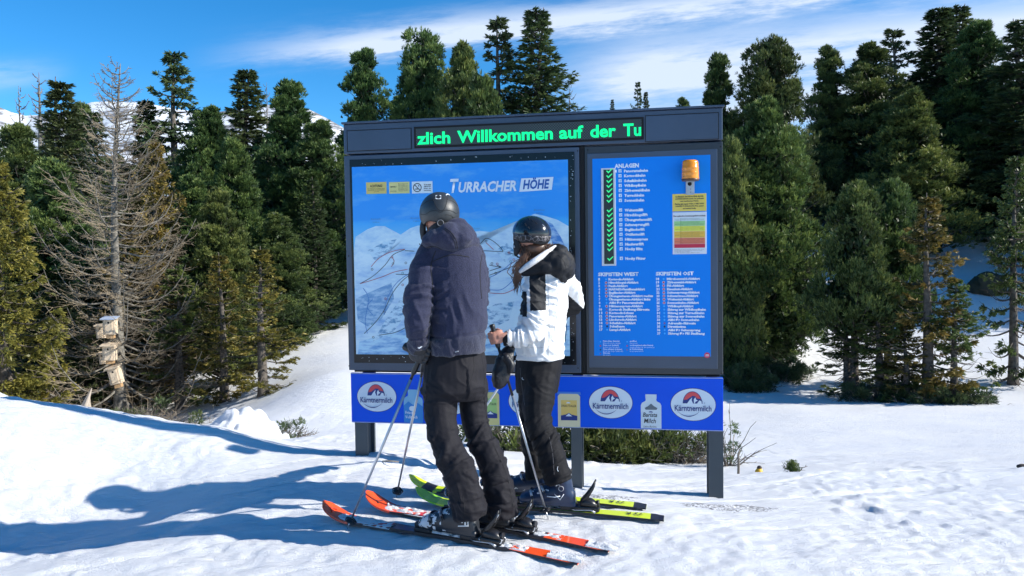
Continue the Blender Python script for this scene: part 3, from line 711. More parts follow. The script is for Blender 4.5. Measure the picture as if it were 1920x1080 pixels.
q = P(1460, 668, 16.6); bush('shrub', q[0], q[1], .75, .50, 7, 'dark brown twig tangle on the snow edge under the shaggy pine', 'spruce', n=60, per=40, twn=160)
q = P(1405, 690, 15.6); bush('shrub', q[0], q[1], .5, .55, 8, 'low dark evergreen shrub beside the right edge of the board', 'spruce', n=60, per=50, twn=60)
q = P(1660, 735, 14.2); bush('shrub', q[0], q[1], .9, .40, 9, 'dark brushwood along the foot of the small pines by the piste', 'spruce', n=46, per=36, twn=220)
q = P(1780, 745, 13.6); bush('shrub', q[0], q[1], .75, .36, 10, 'dark twiggy brushwood along the piste edge, right of the small pines', 'spruce', n=40, per=36, twn=200)
q = P(260, 800, 12.2); bush('shrub', q[0], q[1], 1.0, .55, 15, 'grey twiggy brush heap at the foot of the bare larch', 'spruce', n=12, per=30, twn=320)
q = P(1485, 884, 5.95); bush('sapling', q[0], q[1], .035, .115, 12, 'tiny green conifer sapling poking out of the snow right of the board', 'pine_olive', n=26, per=14, twn=3, bl=.022)

z = onz(1385, 880, 0); q = P(1384, 880, 6.0); gq = g1(q[0], q[1])
mb = MB().tube([(0, 0, -.05), (.004, 0, .08), (.0, 0, .16), (.014, 0, .21)], [.011, .010, .008, .003], 7)
e = mb.build('wooden_stake', deadtwig); e.location = (q[0], q[1], gq); tag(e, 'short dark wooden stake stuck in the snow right of the board', 'stake')
q = P(1423, 881, 6.0); gq = g1(q[0], q[1])
e = empty('slope_marker', (q[0], q[1], gq), 'small yellow marker with dark cap half buried in the snow', 'marker')
MB().loft([((0, 0, -.03), (.033, 0, 0), (0, .03, 0)), ((0, 0, .012), (.031, 0, 0), (0, .028, 0)), ((.003, 0, .035), (.018, 0, 0), (0, .018, 0))], 12).build('base', mat('marker_yellow', (.75, .42, .03), .5), e)
MB().ell((.004, 0, .040), (.020, .018, .016)).build('cap', mat('marker_black', (.03, .02, .015), .6), e)
q = P(1917, 873, 6.4); gq = g1(q[0], q[1]); rb_ = MB().ell((0, 0, .01), (.05, .03, .022), n=9, k=6).build('stone', mat('dark_stone', (.04, .035, .03), .9)); rb_.location = (q[0], q[1], gq); tag(rb_, 'small dark stone on the snow at the right edge of the photo', 'stone')
# mossy boulder in the right forest, stump by the left crest
q = P(1850, 590, 21); gq = g1(q[0], q[1])
def rockmesh(r3, seed, sub=4):
    bm = bmesh.new(); bmesh.ops.create_icosphere(bm, subdivisions=sub, radius=1)
    vs = np.array([v.co[:] for v in bm.verts]); k = 1+.38*fbm(vs*1.9+seed, 3, seed)+.16*fbm(vs*6, 3, seed)
    for v, s in zip(bm.verts, k): v.co = Vector((v.co.x*r3[0]*s, v.co.y*r3[1]*s, v.co.z*r3[2]*s))
    me = bpy.data.meshes.new('rock'); bm.to_mesh(me); bm.free(); me.polygons.foreach_set('use_smooth', [True]*len(me.polygons)); return me
o = link('boulder', rockmesh((.50, .42, .40), 3), mat('mossy_rock', (.022, .030, .014), .95, col2=(.065, .055, .042), vscale=2.5, bump=1, bscale=14)); o.location = (q[0], q[1], gq+.15); tag(o, 'dark mossy boulder on the snowy slope in the right forest', 'rock')
q = P(158, 788, 11.2); gq = g1(q[0], q[1])
mb = MB()
for k in range(5):
    a = k*1.25; mb.tube([(math.cos(a)*.05, math.sin(a)*.05, -.3), (math.cos(a)*.04+.03, math.sin(a)*.04, .18), (.06+.02*k, math.sin(a)*.02, .34+.03*k)], [.045, .04, .008], 6)
o = mb.build('tree_stump', mat('dead_wood', (.22, .18, .14), .9, col2=(.42, .36, .29), vscale=10, stretch=(1, 1, .15), bump=.6, bscale=20)); o.location = (q[0], q[1], g1(q[0], q[1])+.12); tag(o, 'splintered grey stump leaning on the snow crest left of the larch', 'stump')
# snow heap
q = P(448, 806, 7.6); gq = g1(q[0], q[1])
n_, m_ = 90, 70; a = np.linspace(-1, 1, n_); b2 = np.linspace(-1, 1, m_); A_, B_ = np.meshgrid(a, b2); rr = np.sqrt(A_**2+B_**2)
pp = np.c_[A_.ravel()*2.6, B_.ravel()*2.0, 0*A_.ravel()]
hgt = np.clip(1-rr.ravel()**1.5, -.3, 1)*.36*(1+.30*fbm(pp*1.2, 2, 8))+.10*np.abs(fbm(pp*1.7, 2, 12))*(rr.ravel() < 1)
hx = q[0]+A_.ravel()*.50; hy = q[1]+B_.ravel()*.42
hv = np.c_[hx, hy, gz(hx, hy)+hgt-.03]
ii = (np.arange(m_-1)[:, None]*n_+np.arange(n_-1)[None, :]).ravel()
me = np_mesh('snow_heap', hv-np.array([q[0], q[1], gq]), np.c_[ii, ii+1, ii+n_+1, ii+n_], True); o = link('snow_heap', me, snow); o.location = (q[0], q[1], gq)
tag(o, 'lumpy heap of shovelled snow behind the crest left of the board', 'snow pile', kind='structure')
# gravel showing through the snow by the posts
gm = mat('gravel', (.10, .10, .10), .95, col2=(.72, .73, .75), vscale=70, var_detail=2)
for (pa, pb, hw, hh, lb) in ((1140, 916, 60, 9, 'thin grey gravel patch right of the centre post'), (1368, 929, 92, 8, 'wider grey gravel patch round the right post')):
    c0 = onz(pa, pb, 0.0); W_ = hw*4.8/FPX; D_ = .13*hh/9
    k1, k2 = 44, 12; rad = np.linspace(0, 1, k2); an = np.linspace(0, 2*pi, k1, endpoint=False)
    RR, AA = np.meshgrid(rad, an); edge = 1+.18*vnoise(np.c_[np.cos(AA.ravel())*3, np.sin(AA.ravel())*3, 0*AA.ravel()], 4)
    x_ = c0[0]+RR.ravel()*np.cos(AA.ravel())*W_*edge; y_ = c0[1]+RR.ravel()*np.sin(AA.ravel())*D_*edge
    v = np.c_[x_, y_, gz(x_, y_)+.005*(1-RR.ravel()**6)-.002+.004*vnoise(np.c_[x_, y_, 0*x_]*60, 2)]
    f = [(i*k2+j, i*k2+j+1, ((i+1) % k1)*k2+j+1, ((i+1) % k1)*k2+j) for i in range(k1) for j in range(k2-1)]
    o = link('gravel_patch', np_mesh('gravel_patch', v-np.array([c0[0], c0[1], 0]), f, True), gm); o.location = (c0[0], c0[1], 0); tag(o, lb, 'gravel', kind='stuff')
# thin dark sliver on the snow by the left post
q = spw(735, 862); MBt = MB().tube([(0, 0, 0), (.05, -.02, .006), (.12, -.03, .002)], [.004, .006, .003], 6); o = MBt.build('twig', deadtwig); o.location = (q[0]-.05, q[1]-.1, g1(q[0]-.05, q[1]-.1)+.006); tag(o, 'thin dark sliver lying on the snow right of the left post', 'twig')

# ---- nest boxes on the larch
wood = mat('nest_box_wood', (.52, .41, .29), .75, col2=(.70, .58, .43), vscale=9, stretch=(4, 4, .6), bump=.3, bscale=40)
wood2 = mat('nest_box_tan', (.48, .30, .15), .75, var=.25, vscale=9)
lt = np.array(LARCH.location)
def nest(px, py, hpx, wpx, dy, tilt, label, tan=True, roofcol=None):
    d = 12.78+dy; c = P(px, py, d); h = hpx*d/FPX*.92; w = wpx*d/FPX*.86
    e = empty('nest_box', c, label, 'nest box', 'nest boxes on the bare larch', (0, tilt, .18))
    t = .018
    MB().box((0, 0, 0), (w, w*.9, h*.86), None, .004).build('body', wood, e)
    MB().box((0, -w*.45-.008, h*.02), (w*.62, .016, h*.84), None, .003).build('front_panel', wood, e)
    MB().box((0, -.025, h*.46), (w*1.28, w*1.3, .022), Euler((.12, 0, 0)).to_matrix(), .003).build('roof', roofcol or wood, e)
    if tan: MB().box((.01, -.01, -h*.52), (w*.6, w*.62, h*.22), None, .003).build('bottom_block', wood2, e)
    MB().tube([(0, -w*.45-.0185, h*.22), (0, -w*.45-.0150, h*.22)], .016, 12).build('entrance_hole', mat('hole_black', (.01, .01, .01), .9), e)
nest(207, 612, 38, 24, -.16, .02, 'topmost pale wooden nest box with bluish roof on the larch trunk', True, mat('nest_roof_blue', (.35, .42, .55), .6))
nest(190, 622, 30, 17, .10, -.04, 'nest box half behind the topmost one, on its left', False)
nest(206, 661, 36, 24, -.16, .03, 'middle wooden nest box on the larch trunk above the tilted one', True)
nest(195, 672, 26, 16, .08, -.08, 'nest box half behind the middle one, on its lower left', False)
nest(217, 704, 40, 23, -.14, -.20, 'lowest wooden nest box hanging tilted on the larch trunk', True)
# ------------------------------------------------------------------ information board
BO = empty('information_board', tuple(SIGN_O), 'large dark ski information board with piste map, lift list and blue advert strip', 'information board', rot=(0, 0, SIGN_YAW))
steel = mat('anthracite_steel', (.040, .062, .105), .33, var=.12, vscale=2.5, bump=.05, bscale=120, spec=.6)
steel_d = mat('anthracite_steel_dark', (.016, .021, .030), .35, spec=.6)
post_m = mat('post_steel', (.055, .070, .082), .5, var=.15, vscale=3, bump=.08, bscale=150)
gap_m = mat('seam_black', (.004, .004, .005), .8)
glass_blk = mat('black_glass_border', (.006, .008, .011), .14, spec=.35)
def white(n, c, r=.45, **k): return mat(n, c, r, **k)
W_ = mat('print_white', (.78, .84, .90), .5)
def quadS(pts_px, y0, y1, mb=None, m=0):
    mb = mb or MB(); return mb.prism([sp(*p) for p in pts_px], y0, y1, m)
def rectS(x0, y0a, x1, y1a, ya, yb):
    """box whose corners follow four measured photo points"""
    u0, v0 = sp(x0, y0a); u1, v1 = sp(x1, y1a)
    return MB().box(((u0+u1)/2, (ya+yb)/2, (v0+v1)/2), (abs(u1-u0), abs(yb-ya), abs(v1-v0)))
def boxuv(u0, v0, u1, v1, ya, yb, bev=0.0):
    return MB().box(((u0+u1)/2, (ya+yb)/2, (v0+v1)/2), (abs(u1-u0), abs(yb-ya), abs(v1-v0)), None, bev)
uL, vTop = sp(643, 234); uR = sp(1355, 203)[0]; vTop = 2.430
uL = 0.0; uR = SIGN_W; vBot = sp(1357, 809)[1]
vH0 = (sp(645, 284)[1]+sp(1355, 268)[1])/2      # lower edge of the header
vC0 = (sp(652, 692)[1]+sp(1356, 706)[1])/2      # lower edge of the cabinets
vA1 = (sp(655, 699)[1]+sp(1356, 708)[1])/2      # upper edge of the advert strip
def U(px, py=500): return sp(px, py)[0]
def V(px, py): return sp(px, py)[1]
# posts
for (px0, px1, pyb) in ((664, 687, 853), (1071, 1091, 915), (1330, 1357, 934)):
    u0, u1 = U(px0, pyb-30), U(px1, pyb-30); vb = V((px0+px1)/2, pyb)-.25
    mb = boxuv(u0, vb, u1, vBot-.004, .02, .045).box(((u0+u1)/2, .105, (vb+vBot)/2), (u1-u0-.050, .120, vBot-vb-.01))
    mb.box(((u0+u1)/2, .178, (vb+vBot)/2), (u1-u0, .025, vBot-vb-.01))
    mb.build('post', post_m, BO)
    # hidden upper run of the post behind the cabinets
    boxuv(u0, vBot, u1, vTop-.05, .195, .225).build('rear_rail', post_m, BO)
# header
MB().box(((uL+uR)/2, .085, (vTop+vH0)/2), (uR-uL, .17, vTop-vH0), None, .006).build('header_case', steel, BO)
MB().box(((uL+uR)/2, .080, vTop+.008), (uR-uL+.02, .19, .014), None, .003).build('header_cap', steel, BO)
def panel(px0, pya, px1, pyb, name):
    u0, u1 = U(px0, 255), U(px1, 240); v0, v1 = V(px0, pyb), V(px1, pya)
    mb = MB(); g = .0035
    for a in (u0, u1): mb.box((a, -.0015, (v0+v1)/2), (g, .004, v1-v0))
    for a in (v0, v1): mb.box(((u0+u1)/2, -.0018, a), (u1-u0+g, .004, g))
    p = boxuv(u0+g, v0+g, u1-g, v1-g, -.0045, .0, .001).build(name, steel, BO)
    mb.build('seam', gap_m, p)
    return p
panel(651, 240, 771, 284, 'access_panel'); panel(1210, 211, 1347, 266, 'access_panel')
# LED display
lu0, lu1 = U(777, 255), U(1207, 245); lv1 = V(990, 229); lv0 = V(990, 270)
led = MB().box(((lu0+lu1)/2, -.004, (lv0+lv1)/2), (lu1-lu0, .012, lv1-lv0), None, .002).build('led_display', gap_m, BO)
ledm = mat('led_matrix', (.020, .030, .030), .5)
nt = ledm.node_tree; bb = nt.nodes['Principled BSDF']; co = nt.nodes.new('ShaderNodeTexCoord'); vo = nt.nodes.new('ShaderNodeTexChecker')
vo.inputs['Scale'].default_value = 110; vo.inputs[1].default_value = (.055, .075, .075, 1); vo.inputs[2].default_value = (.012, .018, .018, 1); nt.links.new(co.outputs['Object'], vo.inputs[0]); nt.links.new(vo.outputs[0], bb.inputs['Base Color'])
boxuv(lu0+.014, lv0+.014, lu1-.014, lv1-.014, -.0125, -.0105).build('led_matrix', ledm, led)

def text_mesh(s, h, w=None, bold=0.0, shear=0.0, res=2, spacing=1.0):
    cu = bpy.data.curves.new('t', 'FONT'); cu.body = s; cu.size = 1; cu.offset = bold; cu.shear = shear; cu.resolution_u = res; cu.fill_mode = 'FRONT'; cu.space_character = spacing
    o = bpy.data.objects.new('t', cu); COL.objects.link(o); bpy.context.view_layer.update()
    dg = bpy.context.evaluated_depsgraph_get(); me = bpy.data.meshes.new_from_object(o.evaluated_get(dg), depsgraph=dg)
    bpy.data.objects.remove(o); bpy.data.curves.remove(cu)
    n = len(me.vertices); a = np.zeros(n*3, np.float32); me.vertices.foreach_get('co', a); a = a.reshape(-1, 3)
    cap = 0.73                      # height of a capital of this face at size 1
    x0, x1 = a[:, 0].min(), a[:, 0].max(); sc = h/cap; sx = (w/(x1-x0)) if w else sc
    a[:, 0] = (a[:, 0]-x0)*sx; a[:, 1] *= sc
    v = np.c_[a[:, 0], np.zeros(n), a[:, 1]]
    me.vertices.foreach_set('co', v.ravel().astype(np.float32)); me.update()
    return me, (x1-x0)*sx
def letter(s, u, v, h, w=None, m=None, y=-.01, parent=None, bold=.0, shear=.0, name='lettering', res=2, rot=0.0, center=False):
    me, ww = text_mesh(s, h, w, bold, shear, res)
    o = link(name, me, m or W_, parent or BO); o.location = (u-(ww/2 if center else 0), y, v)
    if rot: o.rotation_euler = (0, rot, 0)
    return o
led_g = mat('led_green', (.0, .25, .08), .5, emit=((0.0, .80, .22), 1.05))
# message, each word measured
for wd, a, b, yb in (('zlich', 783, 845, 268), ('Willkommen', 858, 1037, 264), ('auf', 1049, 1094, 258), ('der', 1107, 1155, 255), ('Tu', 1169, 1202, 251)):
    ua, ub = U(a, 250), U(b, 250)
    letter(wd, ua, V(990, 262.6)+.0, .082, ub-ua, led_g, -.0145, led, bold=.028, res=3)

# left cabinet: glossy black glass with the piste map
cu0, cu1 = U(649, 480), U(1088, 480)
MB().box(((cu0+cu1)/2+.0, .085, (vC0+vH0)/2-.004), (cu1-cu0, .17, vH0-vC0-.012), None, .005).build('map_cabinet', steel, BO)
mu0, mu1 = U(660, 480), U(1079, 480); mv0, mv1 = V(870, 682), V(870, 292)
MB().box(((mu0+mu1)/2, -.003, (mv0+mv1)/2), (mu1-mu0, .010, mv1-mv0), None, .002).build('glass_border', glass_blk, BO)
# right cabinet
ru0, ru1 = U(1098, 480), uR
MB().box(((ru0+ru1)/2, .085, (vC0+vH0)/2-.004), (ru1-ru0, .17, vH0-vC0-.012), None, .005).build('list_cabinet', steel_d, BO)
ru0b, ru1b = U(1103, 480), U(1345, 480); rv0, rv1 = V(1225, 690), V(1225, 284)
MB().box(((ru0b+ru1b)/2, -.004, (rv0+rv1)/2), (ru1b-ru0b, .014, rv1-rv0), None, .003).build('door_frame', steel, BO)
boxuv(cu1+.002, vC0, ru0-.002, vH0-.006, .01, .15).build('middle_rail', gap_m, BO)
boxuv(uL+.03, vA1+.003, uR-.02, vC0-.002, .03, .14).build('lower_rail', gap_m, BO)

# ---- piste map poster
pu0, pu1 = U(664.5, 480), U(1067, 480); pv1 = (V(664, 313)+V(1062, 300))/2; pv0 = (V(675, 663)+V(1068, 668))/2
pm = bpy.data.materials.new('map_print'); pm.use_nodes = True; nt = pm.node_tree; bb = nt.nodes['Principled BSDF']; bb.inputs['Roughness'].default_value = .35; bb.inputs['Coat Weight'].default_value = .35; bb.inputs['Coat Roughness'].default_value = .05
co = nt.nodes.new('ShaderNodeTexCoord'); sx_ = nt.nodes.new('ShaderNodeSeparateXYZ'); nt.links.new(co.outputs['Object'], sx_.inputs[0])
mr = nt.nodes.new('ShaderNodeMapRange'); mr.inputs[1].default_value = pv0; mr.inputs[2].default_value = pv1; nt.links.new(sx_.outputs[2], mr.inputs[0])
rp = nt.nodes.new('ShaderNodeValToRGB'); nt.links.new(mr.outputs[0], rp.inputs[0]); e = rp.color_ramp.elements
e[0].position = .55; e[0].color = (.25, .68, .95, 1); e[1].position = 1; e[1].color = (.003, .28, .85, 1)
k = e.new(.70); k.color = (.035, .42, .92, 1); k = e.new(.72); k.color = (.010, .32, .88, 1)
mp = nt.nodes.new('ShaderNodeMapping'); mp.inputs['Scale'].default_value = (1.4, 1, 4); nt.links.new(co.outputs['Object'], mp.inputs[0])
rc = nt.nodes.new('ShaderNodeValToRGB'); nt.links.new(ntex(nt, mp.outputs[0], 2.2, 8, .62), rc.inputs[0]); rc.color_ramp.elements[0].position = .5; rc.color_ramp.elements[0].color = (0, 0, 0, 1); rc.color_ramp.elements[1].position = .75; rc.color_ramp.elements[1].color = (.55, .55, .55, 1)
mxn = nt.nodes.new('ShaderNodeMix'); mxn.data_type = 'RGBA'; nt.links.new(rc.outputs[0], mxn.inputs[0]); nt.links.new(rp.outputs[0], mxn.inputs[6]); mxn.inputs[7].default_value = (.25, .60, .85, 1); nt.links.new(mxn.outputs[2], bb.inputs['Base Color'])
MAP = boxuv(pu0, pv0, pu1, pv1, -.0095, -.0085).build('piste_map', pm, BO)
# painted mountains
def relief(name, base, dark, thr, scale, stretch, lo=(.5, .62)):
    m = bpy.data.materials.new(name); m.use_nodes = True; nt = m.node_tree; bb = nt.nodes['Principled BSDF']; bb.inputs['Roughness'].default_value = .35; bb.inputs['Coat Weight'].default_value = .35; bb.inputs['Coat Roughness'].default_value = .05
    co = nt.nodes.new('ShaderNodeTexCoord'); mp = nt.nodes.new('ShaderNodeMapping'); mp.inputs['Rotation'].default_value = (0, .9, 0); mp.inputs['Scale'].default_value = stretch; nt.links.new(co.outputs['Object'], mp.inputs[0])
    r = nt.nodes.new('ShaderNodeValToRGB'); nt.links.new(ntex(nt, mp.outputs[0], scale, 9, .68), r.inputs[0]); r.color_ramp.elements[0].position = lo[0]; r.color_ramp.elements[0].color = (*base, 1); r.color_ramp.elements[1].position = lo[1]; r.color_ramp.elements[1].color = (*dark, 1)
    k = r.color_ramp.elements.new((lo[0]+lo[1])/2-.04); k.color = tuple((a*.7+b*.3) for a, b in zip(base, dark))+(1,)
    nt.links.new(r.outputs[0], bb.inputs['Base Color']); return m
rm1 = relief('map_snow', (.66, .84, .94), (.16, .40, .72), 0, 3.0, (1, 1, 3.2), (.46, .72))
rm2 = relief('map_far_snow', (.72, .88, .95), (.28, .54, .80), 0, 4.0, (1, 1, 2), (.45, .7))
rm3 = relief('map_forest', (.14, .34, .60), (.42, .62, .78), 0, 14.0, (1, 1, 3), (.45, .6))
def poly(name, pts, m, y, parent=MAP):
    mb = MB(); pts2 = [sp(*p) for p in pts]
    # keep inside the poster
    pts2 = [(min(max(a, pu0+.001), pu1-.001), min(max(b_, pv0+.001), pv1-.001)) for a, b_ in pts2]
    n = len(pts2)
    me = bpy.data.meshes.new(name); bm = bmesh.new(); vs = [bm.verts.new((a, y, b_)) for a, b_ in pts2]; f = bm.faces.new(vs); bmesh.ops.triangulate(bm, faces=[f]); bm.to_mesh(me); bm.free()
    return link(name, me, m, parent)
far_ = [(662, 470), (668, 444), (690, 430), (706, 424), (722, 424), (740, 434), (752, 440), (770, 428), (785, 423), (800, 424), (815, 432), (840, 442), (880, 436), (900, 433), (940, 437), (965, 425), (985, 408), (1003, 401), (1022, 405), (1045, 412), (1068, 424), (1072, 540), (662, 540)]
poly('painted_ridge', far_, rm2, -.0105)
poly('painted_slope', [(662, 560), (668, 515), (700, 492), (735, 470), (760, 446), (780, 428), (800, 436), (818, 452), (850, 470), (890, 468), (930, 440), (952, 428), (975, 415), (1000, 403), (1020, 418), (1040, 450), (1055, 472), (1072, 478), (1072, 680), (662, 680)], rm1, -.0112)
poly('painted_forest', [(668, 560), (700, 545), (735, 530), (740, 560), (715, 600), (690, 612), (672, 600)], rm3, -.0118)
poly('painted_forest', [(675, 640), (720, 628), (770, 612), (820, 622), (880, 632), (960, 640), (1068, 610), (1072, 680), (672, 680)], relief('map_valley', (.50, .76, .92), (.08, .30, .65), 0, 5, (1, 1, 4), (.45, .62)), -.0118)
poly('painted_forest', [(1020, 412), (1036, 420), (1052, 445), (1064, 470), (1064, 510), (1050, 480), (1034, 450)], relief('map_rock', (.08, .26, .62), (.50, .68, .85), 0, 12, (1, 1, 3), (.42, .6)), -.0118)
for pl in ([(690, 470), (720, 455), (745, 448), (735, 465), (705, 490)], [(700, 640), (730, 590), (752, 560), (775, 545), (770, 580), (740, 620)], [(890, 590), (930, 570), (965, 565), (955, 600), (905, 625)], [(1030, 520), (1062, 500), (1064, 560), (1040, 590)], [(930, 470), (950, 455), (965, 470), (948, 492)]):
    poly('painted_forest', pl, relief('map_trees', (.60, .80, .92), (.10, .30, .52), 0, 16, (1, 1, 2.6), (.48, .60)), -.0119)
# runs and lifts
def line(pts, w, m, y=-.0125, parent=MAP, name='route_line', close=False):
    p = np.array([sp(*q) for q in pts]); 
    if len(p) > 2:
        t = np.linspace(0, len(p)-1, len(p)*5); i = np.minimum(t.astype(int), len(p)-2); f = (t-i)[:, None]
        g = lambda k: p[np.clip(k, 0, len(p)-1)]
        p = .5*((2*g(i))+(-g(i-1)+g(i+1))*f+(2*g(i-1)-5*g(i)+4*g(i+1)-g(i+2))*f**2+(-g(i-1)+3*g(i)-3*g(i+1)+g(i+2))*f**3)
    d = np.gradient(p, axis=0); n = np.c_[-d[:, 1], d[:, 0]]; n /= np.linalg.norm(n, axis=1)[:, None]+1e-9
    a, b_ = p+n*w/2, p-n*w/2; k = len(p)
    v = [(q[0], y, q[1]) for q in a]+[(q[0], y, q[1]) for q in b_]
    me = bpy.data.meshes.new(name); me.from_pydata(v, [], [(i, i+1, i+1+k, i+k) for i in range(k-1)]); me.update()
    return link(name, me, m, parent)
kb = mat('map_line_black', (.03, .05, .07), .5); kr = mat('map_line_red', (.45, .10, .12), .5); kbl = mat('map_line_blue', (.05, .22, .55), .5); kg = mat('map_line_teal', (.04, .28, .32), .5)
for pts, m in [([(676, 532), (700, 518), (722, 498), (738, 478), (760, 468)], kb), ([(684, 625), (705, 604), (722, 580), (738, 548), (757, 525), (775, 512)], kb), ([(760, 470), (778, 471)], kb),
               ([(743, 514), (770, 515)], kb), ([(676, 532), (715, 520), (740, 510), (765, 505)], kr), ([(697, 500), (712, 484), (735, 472), (760, 467)], kr), ([(735, 500), (740, 490), (736, 482)], kr),
               ([(712, 628), (745, 622), (775, 605)], kb), ([(690, 625), (686, 600), (692, 560), (682, 540)], kbl), ([(722, 590), (727, 560), (745, 530), (772, 510)], kbl),
               ([(893, 460), (902, 456), (912, 447), (925, 452), (938, 463), (944, 471)], kb), ([(905, 470), (944, 472)], kb), ([(912, 455), (926, 468)], kr), ([(918, 497), (940, 501), (932, 497)], kb),
               ([(918, 508), (940, 501)], kb), ([(918, 516), (940, 508), (965, 498)], kb), ([(952, 473), (968, 478), (975, 484)], kb), ([(918, 543), (940, 543), (958, 530), (965, 520)], kbl), ([(918, 549), (945, 550), (965, 542)], kr),
               ([(870, 470), (893, 466)], kg), ([(918, 520), (930, 515), (945, 505), (960, 492)], kbl), ([(700, 560), (690, 575), (700, 590)], kbl), ([(1058, 585), (1062, 610), (1060, 640)], kb)]:
    line(pts, .0045, m)
mb = {}
for i, (px, py) in enumerate([(699, 505), (736, 482), (738, 494), (762, 493), (724, 560), (699, 607), (722, 585), (756, 534), (756, 512), (912, 452), (955, 474), (964, 478), (923, 494), (933, 495), (918, 521), (930, 512), (964, 487), (958, 490), (701, 632)]):
    u, v = sp(px, py); m = MB(); n = 14
    vs = [(u+math.cos(a)*r, -.0132, v+math.sin(a)*r) for r in (.0085, .0055) for a in np.linspace(0, 2*pi, n, endpoint=False)]
    m.add(vs, [(k, (k+1) % n, (k+1) % n+n, k+n) for k in range(n)]); m.build('route_marker', [kb, kr, kg][i % 3], MAP)
boxuv(*sp(893, 459), *sp(899, 450), -.0132, -.0120).build('altitude_tag', kg, MAP)
lm = mat('map_label', (.10, .22, .40), .5)
for s, px, py, w in (('Kornock', 706, 411, 18), ('2.193 m', 706, 417, 12), ('Rinsennock', 782, 409, 22), ('2.334 m', 782, 415, 12), ('T U R R A C H E R', 887, 429, 26), ('Eisenhut', 1012, 394, 20), ('2.441 m', 1012, 400, 12)):
    u, v = sp(px, py); u0, u1 = U(px-w/2, py), U(px+w/2, py); letter(s, u0, v-.004, .010, u1-u0, lm, -.0132, MAP, name='map_label')
# big title
u0, v0 = sp(845, 361); u1 = U(970, 355); 
letter('T', u0, v0, .094, .062, W_, -.0125, MAP, bold=.035, shear=.22)
letter('URRACHER', u0+.058, v0+.0, .070, u1-u0-.062, W_, -.0125, MAP, bold=.035, shear=.22)
q = [sp(974, 360), sp(1035, 356), sp(1038, 332), sp(978, 335)]
mb_ = MB().prism(q, -.0125, -.0118); mb_.build('title_plate', W_, MAP)
u2, v2 = sp(981, 354.5); letter('HÖHE', u2, v2, .062, U(1031, 350)-u2, mat('title_blue', (.01, .11, .42), .5), -.0135, MAP, bold=.035, shear=.2)
# stickers
yel = mat('sticker_yellow', (.72, .56, .16), .5); yel2 = mat('sticker_straw', (.72, .66, .26), .5); whs = mat('sticker_white', (.72, .80, .84), .5); ink = mat('ink', (.03, .03, .035), .6)
def sticker(px0, py0, px1, py1, m, name='warning_sticker', parent=MAP, y=-.0122):
    a, b_ = sp(px0, py0); c, d = sp(px1, py1); p = boxuv(a, d, c, b_, y, y+.0012).build(name, m, parent); return p
sticker(687.5, 342.5, 726, 363, yel); sticker(730.5, 342, 769, 362.5, yel2); sticker(773, 341, 812, 362, whs)
letter('ACHTUNG!', *sp(695, 351.5), .018, U(718, 350)-U(695, 350), ink, -.0135, MAP, bold=.02)
def small(s, px, py, h, w, m=ink, y=-.0135, parent=MAP, name='small_print', bold=.01):
    u, v = sp(px, py); return letter(s, u, v, h, U(px+w, py)-u, m, y, parent, bold=bold, name=name, res=1)
small('Die Bahnen und Pisten sind', 691, 355.4, .0062, 31); small('ausserhalb der Betriebszeit', 691, 357.9, .0062, 31); small('gesperrt', 702, 360.4, .0062, 10)
small('UMWELT', 732.5, 352, .009, 12, bold=.03); small('SCHÜTZEN', 732.5, 360, .007, 12)
for k in range(6): small(['Bitte nehmen Sie', 'Ihre Abfälle mit', 'und schonen Sie', 'die Natur und', 'das Wild im Wald', 'Vielen Dank'][k], 748, 346.0+k*2.6, .0058, 18)
for k, s in enumerate(('Es ist nicht', 'GESTATTET', 'hier zu', 'rauchen')): small(s, 796, 347.5+k*3.6, .0085, 13, bold=.03)
u, v = sp(783.5, 352); n = 24; m = MB(); vs = [(u+math.cos(a)*r, -.0135, v+math.sin(a)*r) for r in (.0310, .0255) for a in np.linspace(0, 2*pi, n, endpoint=False)]
m.add(vs, [(k, (k+1) % n, (k+1) % n+n, k+n) for k in range(n)]).box((u, -.0135, v), (.054, .0006, .005), Euler((0, .8, 0)).to_matrix()).box((u-.004, -.0135, v-.010), (.022, .0006, .006)).box((u+.010, -.0135, v+.012), (.006, .0006, .010)); m.build('no_smoking_symbol', ink, MAP)

# ---- lift and piste list
bl = bpy.data.materials.new('list_blue'); bl.use_nodes = True; bb = bl.node_tree.nodes['Principled BSDF']; bb.inputs['Base Color'].default_value = (.002, .23, .80, 1); bb.inputs['Roughness'].default_value = .4; bb.inputs['Specular IOR Level'].default_value = .2
qu0, qu1 = U(1112.5, 480), U(1332, 480); qv1 = (V(1112, 298)+V(1331, 291))/2; qv0 = (V(1118, 665)+V(1333, 669.5))/2
LST = boxuv(qu0, qv0, qu1, qv1, -.0135, -.0110).build('list_poster', bl, BO)
YL = -.0150
def lt_(s, px, py, w, h, bold=.02, m=None, name='list_line'):
    u, v = sp(px, py); return letter(s, u, v, h, U(px+w, py)-u, m or W_, YL, LST, bold=bold, name=name, res=1)
lt_('ANLAGEN', 1152.5, 315.5, 45.5, .027, .045)
lifts = [('Panoramabahn', 323.5, 45), ('Kornockbahn', 332.5, 40), ('Schafalmbahn', 341.8, 42), ('Wildkopfbahn', 350.8, 41), ('Zirbenwaldbahn', 360, 48), ('Turrachbahn', 369.3, 37), ('Sonnenbahn', 378.5, 37), ('Weitentallift', 396.7, 35), ('Hirschkogellift', 405.8, 43), ('Übungswiesenlift', 414.8, 51), ('Seitensprunglift', 424, 46), ('Engländerlift', 433, 37), ('Ottifantenlift', 442, 37), ('Hüttenexpress', 451.2, 43), ('Maulwurflift', 460.3, 35), ('Nocky Blitz', 469.2, 33), ('Nocky Flitzer', 487, 38)]
pic = mat('pictogram_blue', (.10, .42, .80), .5)
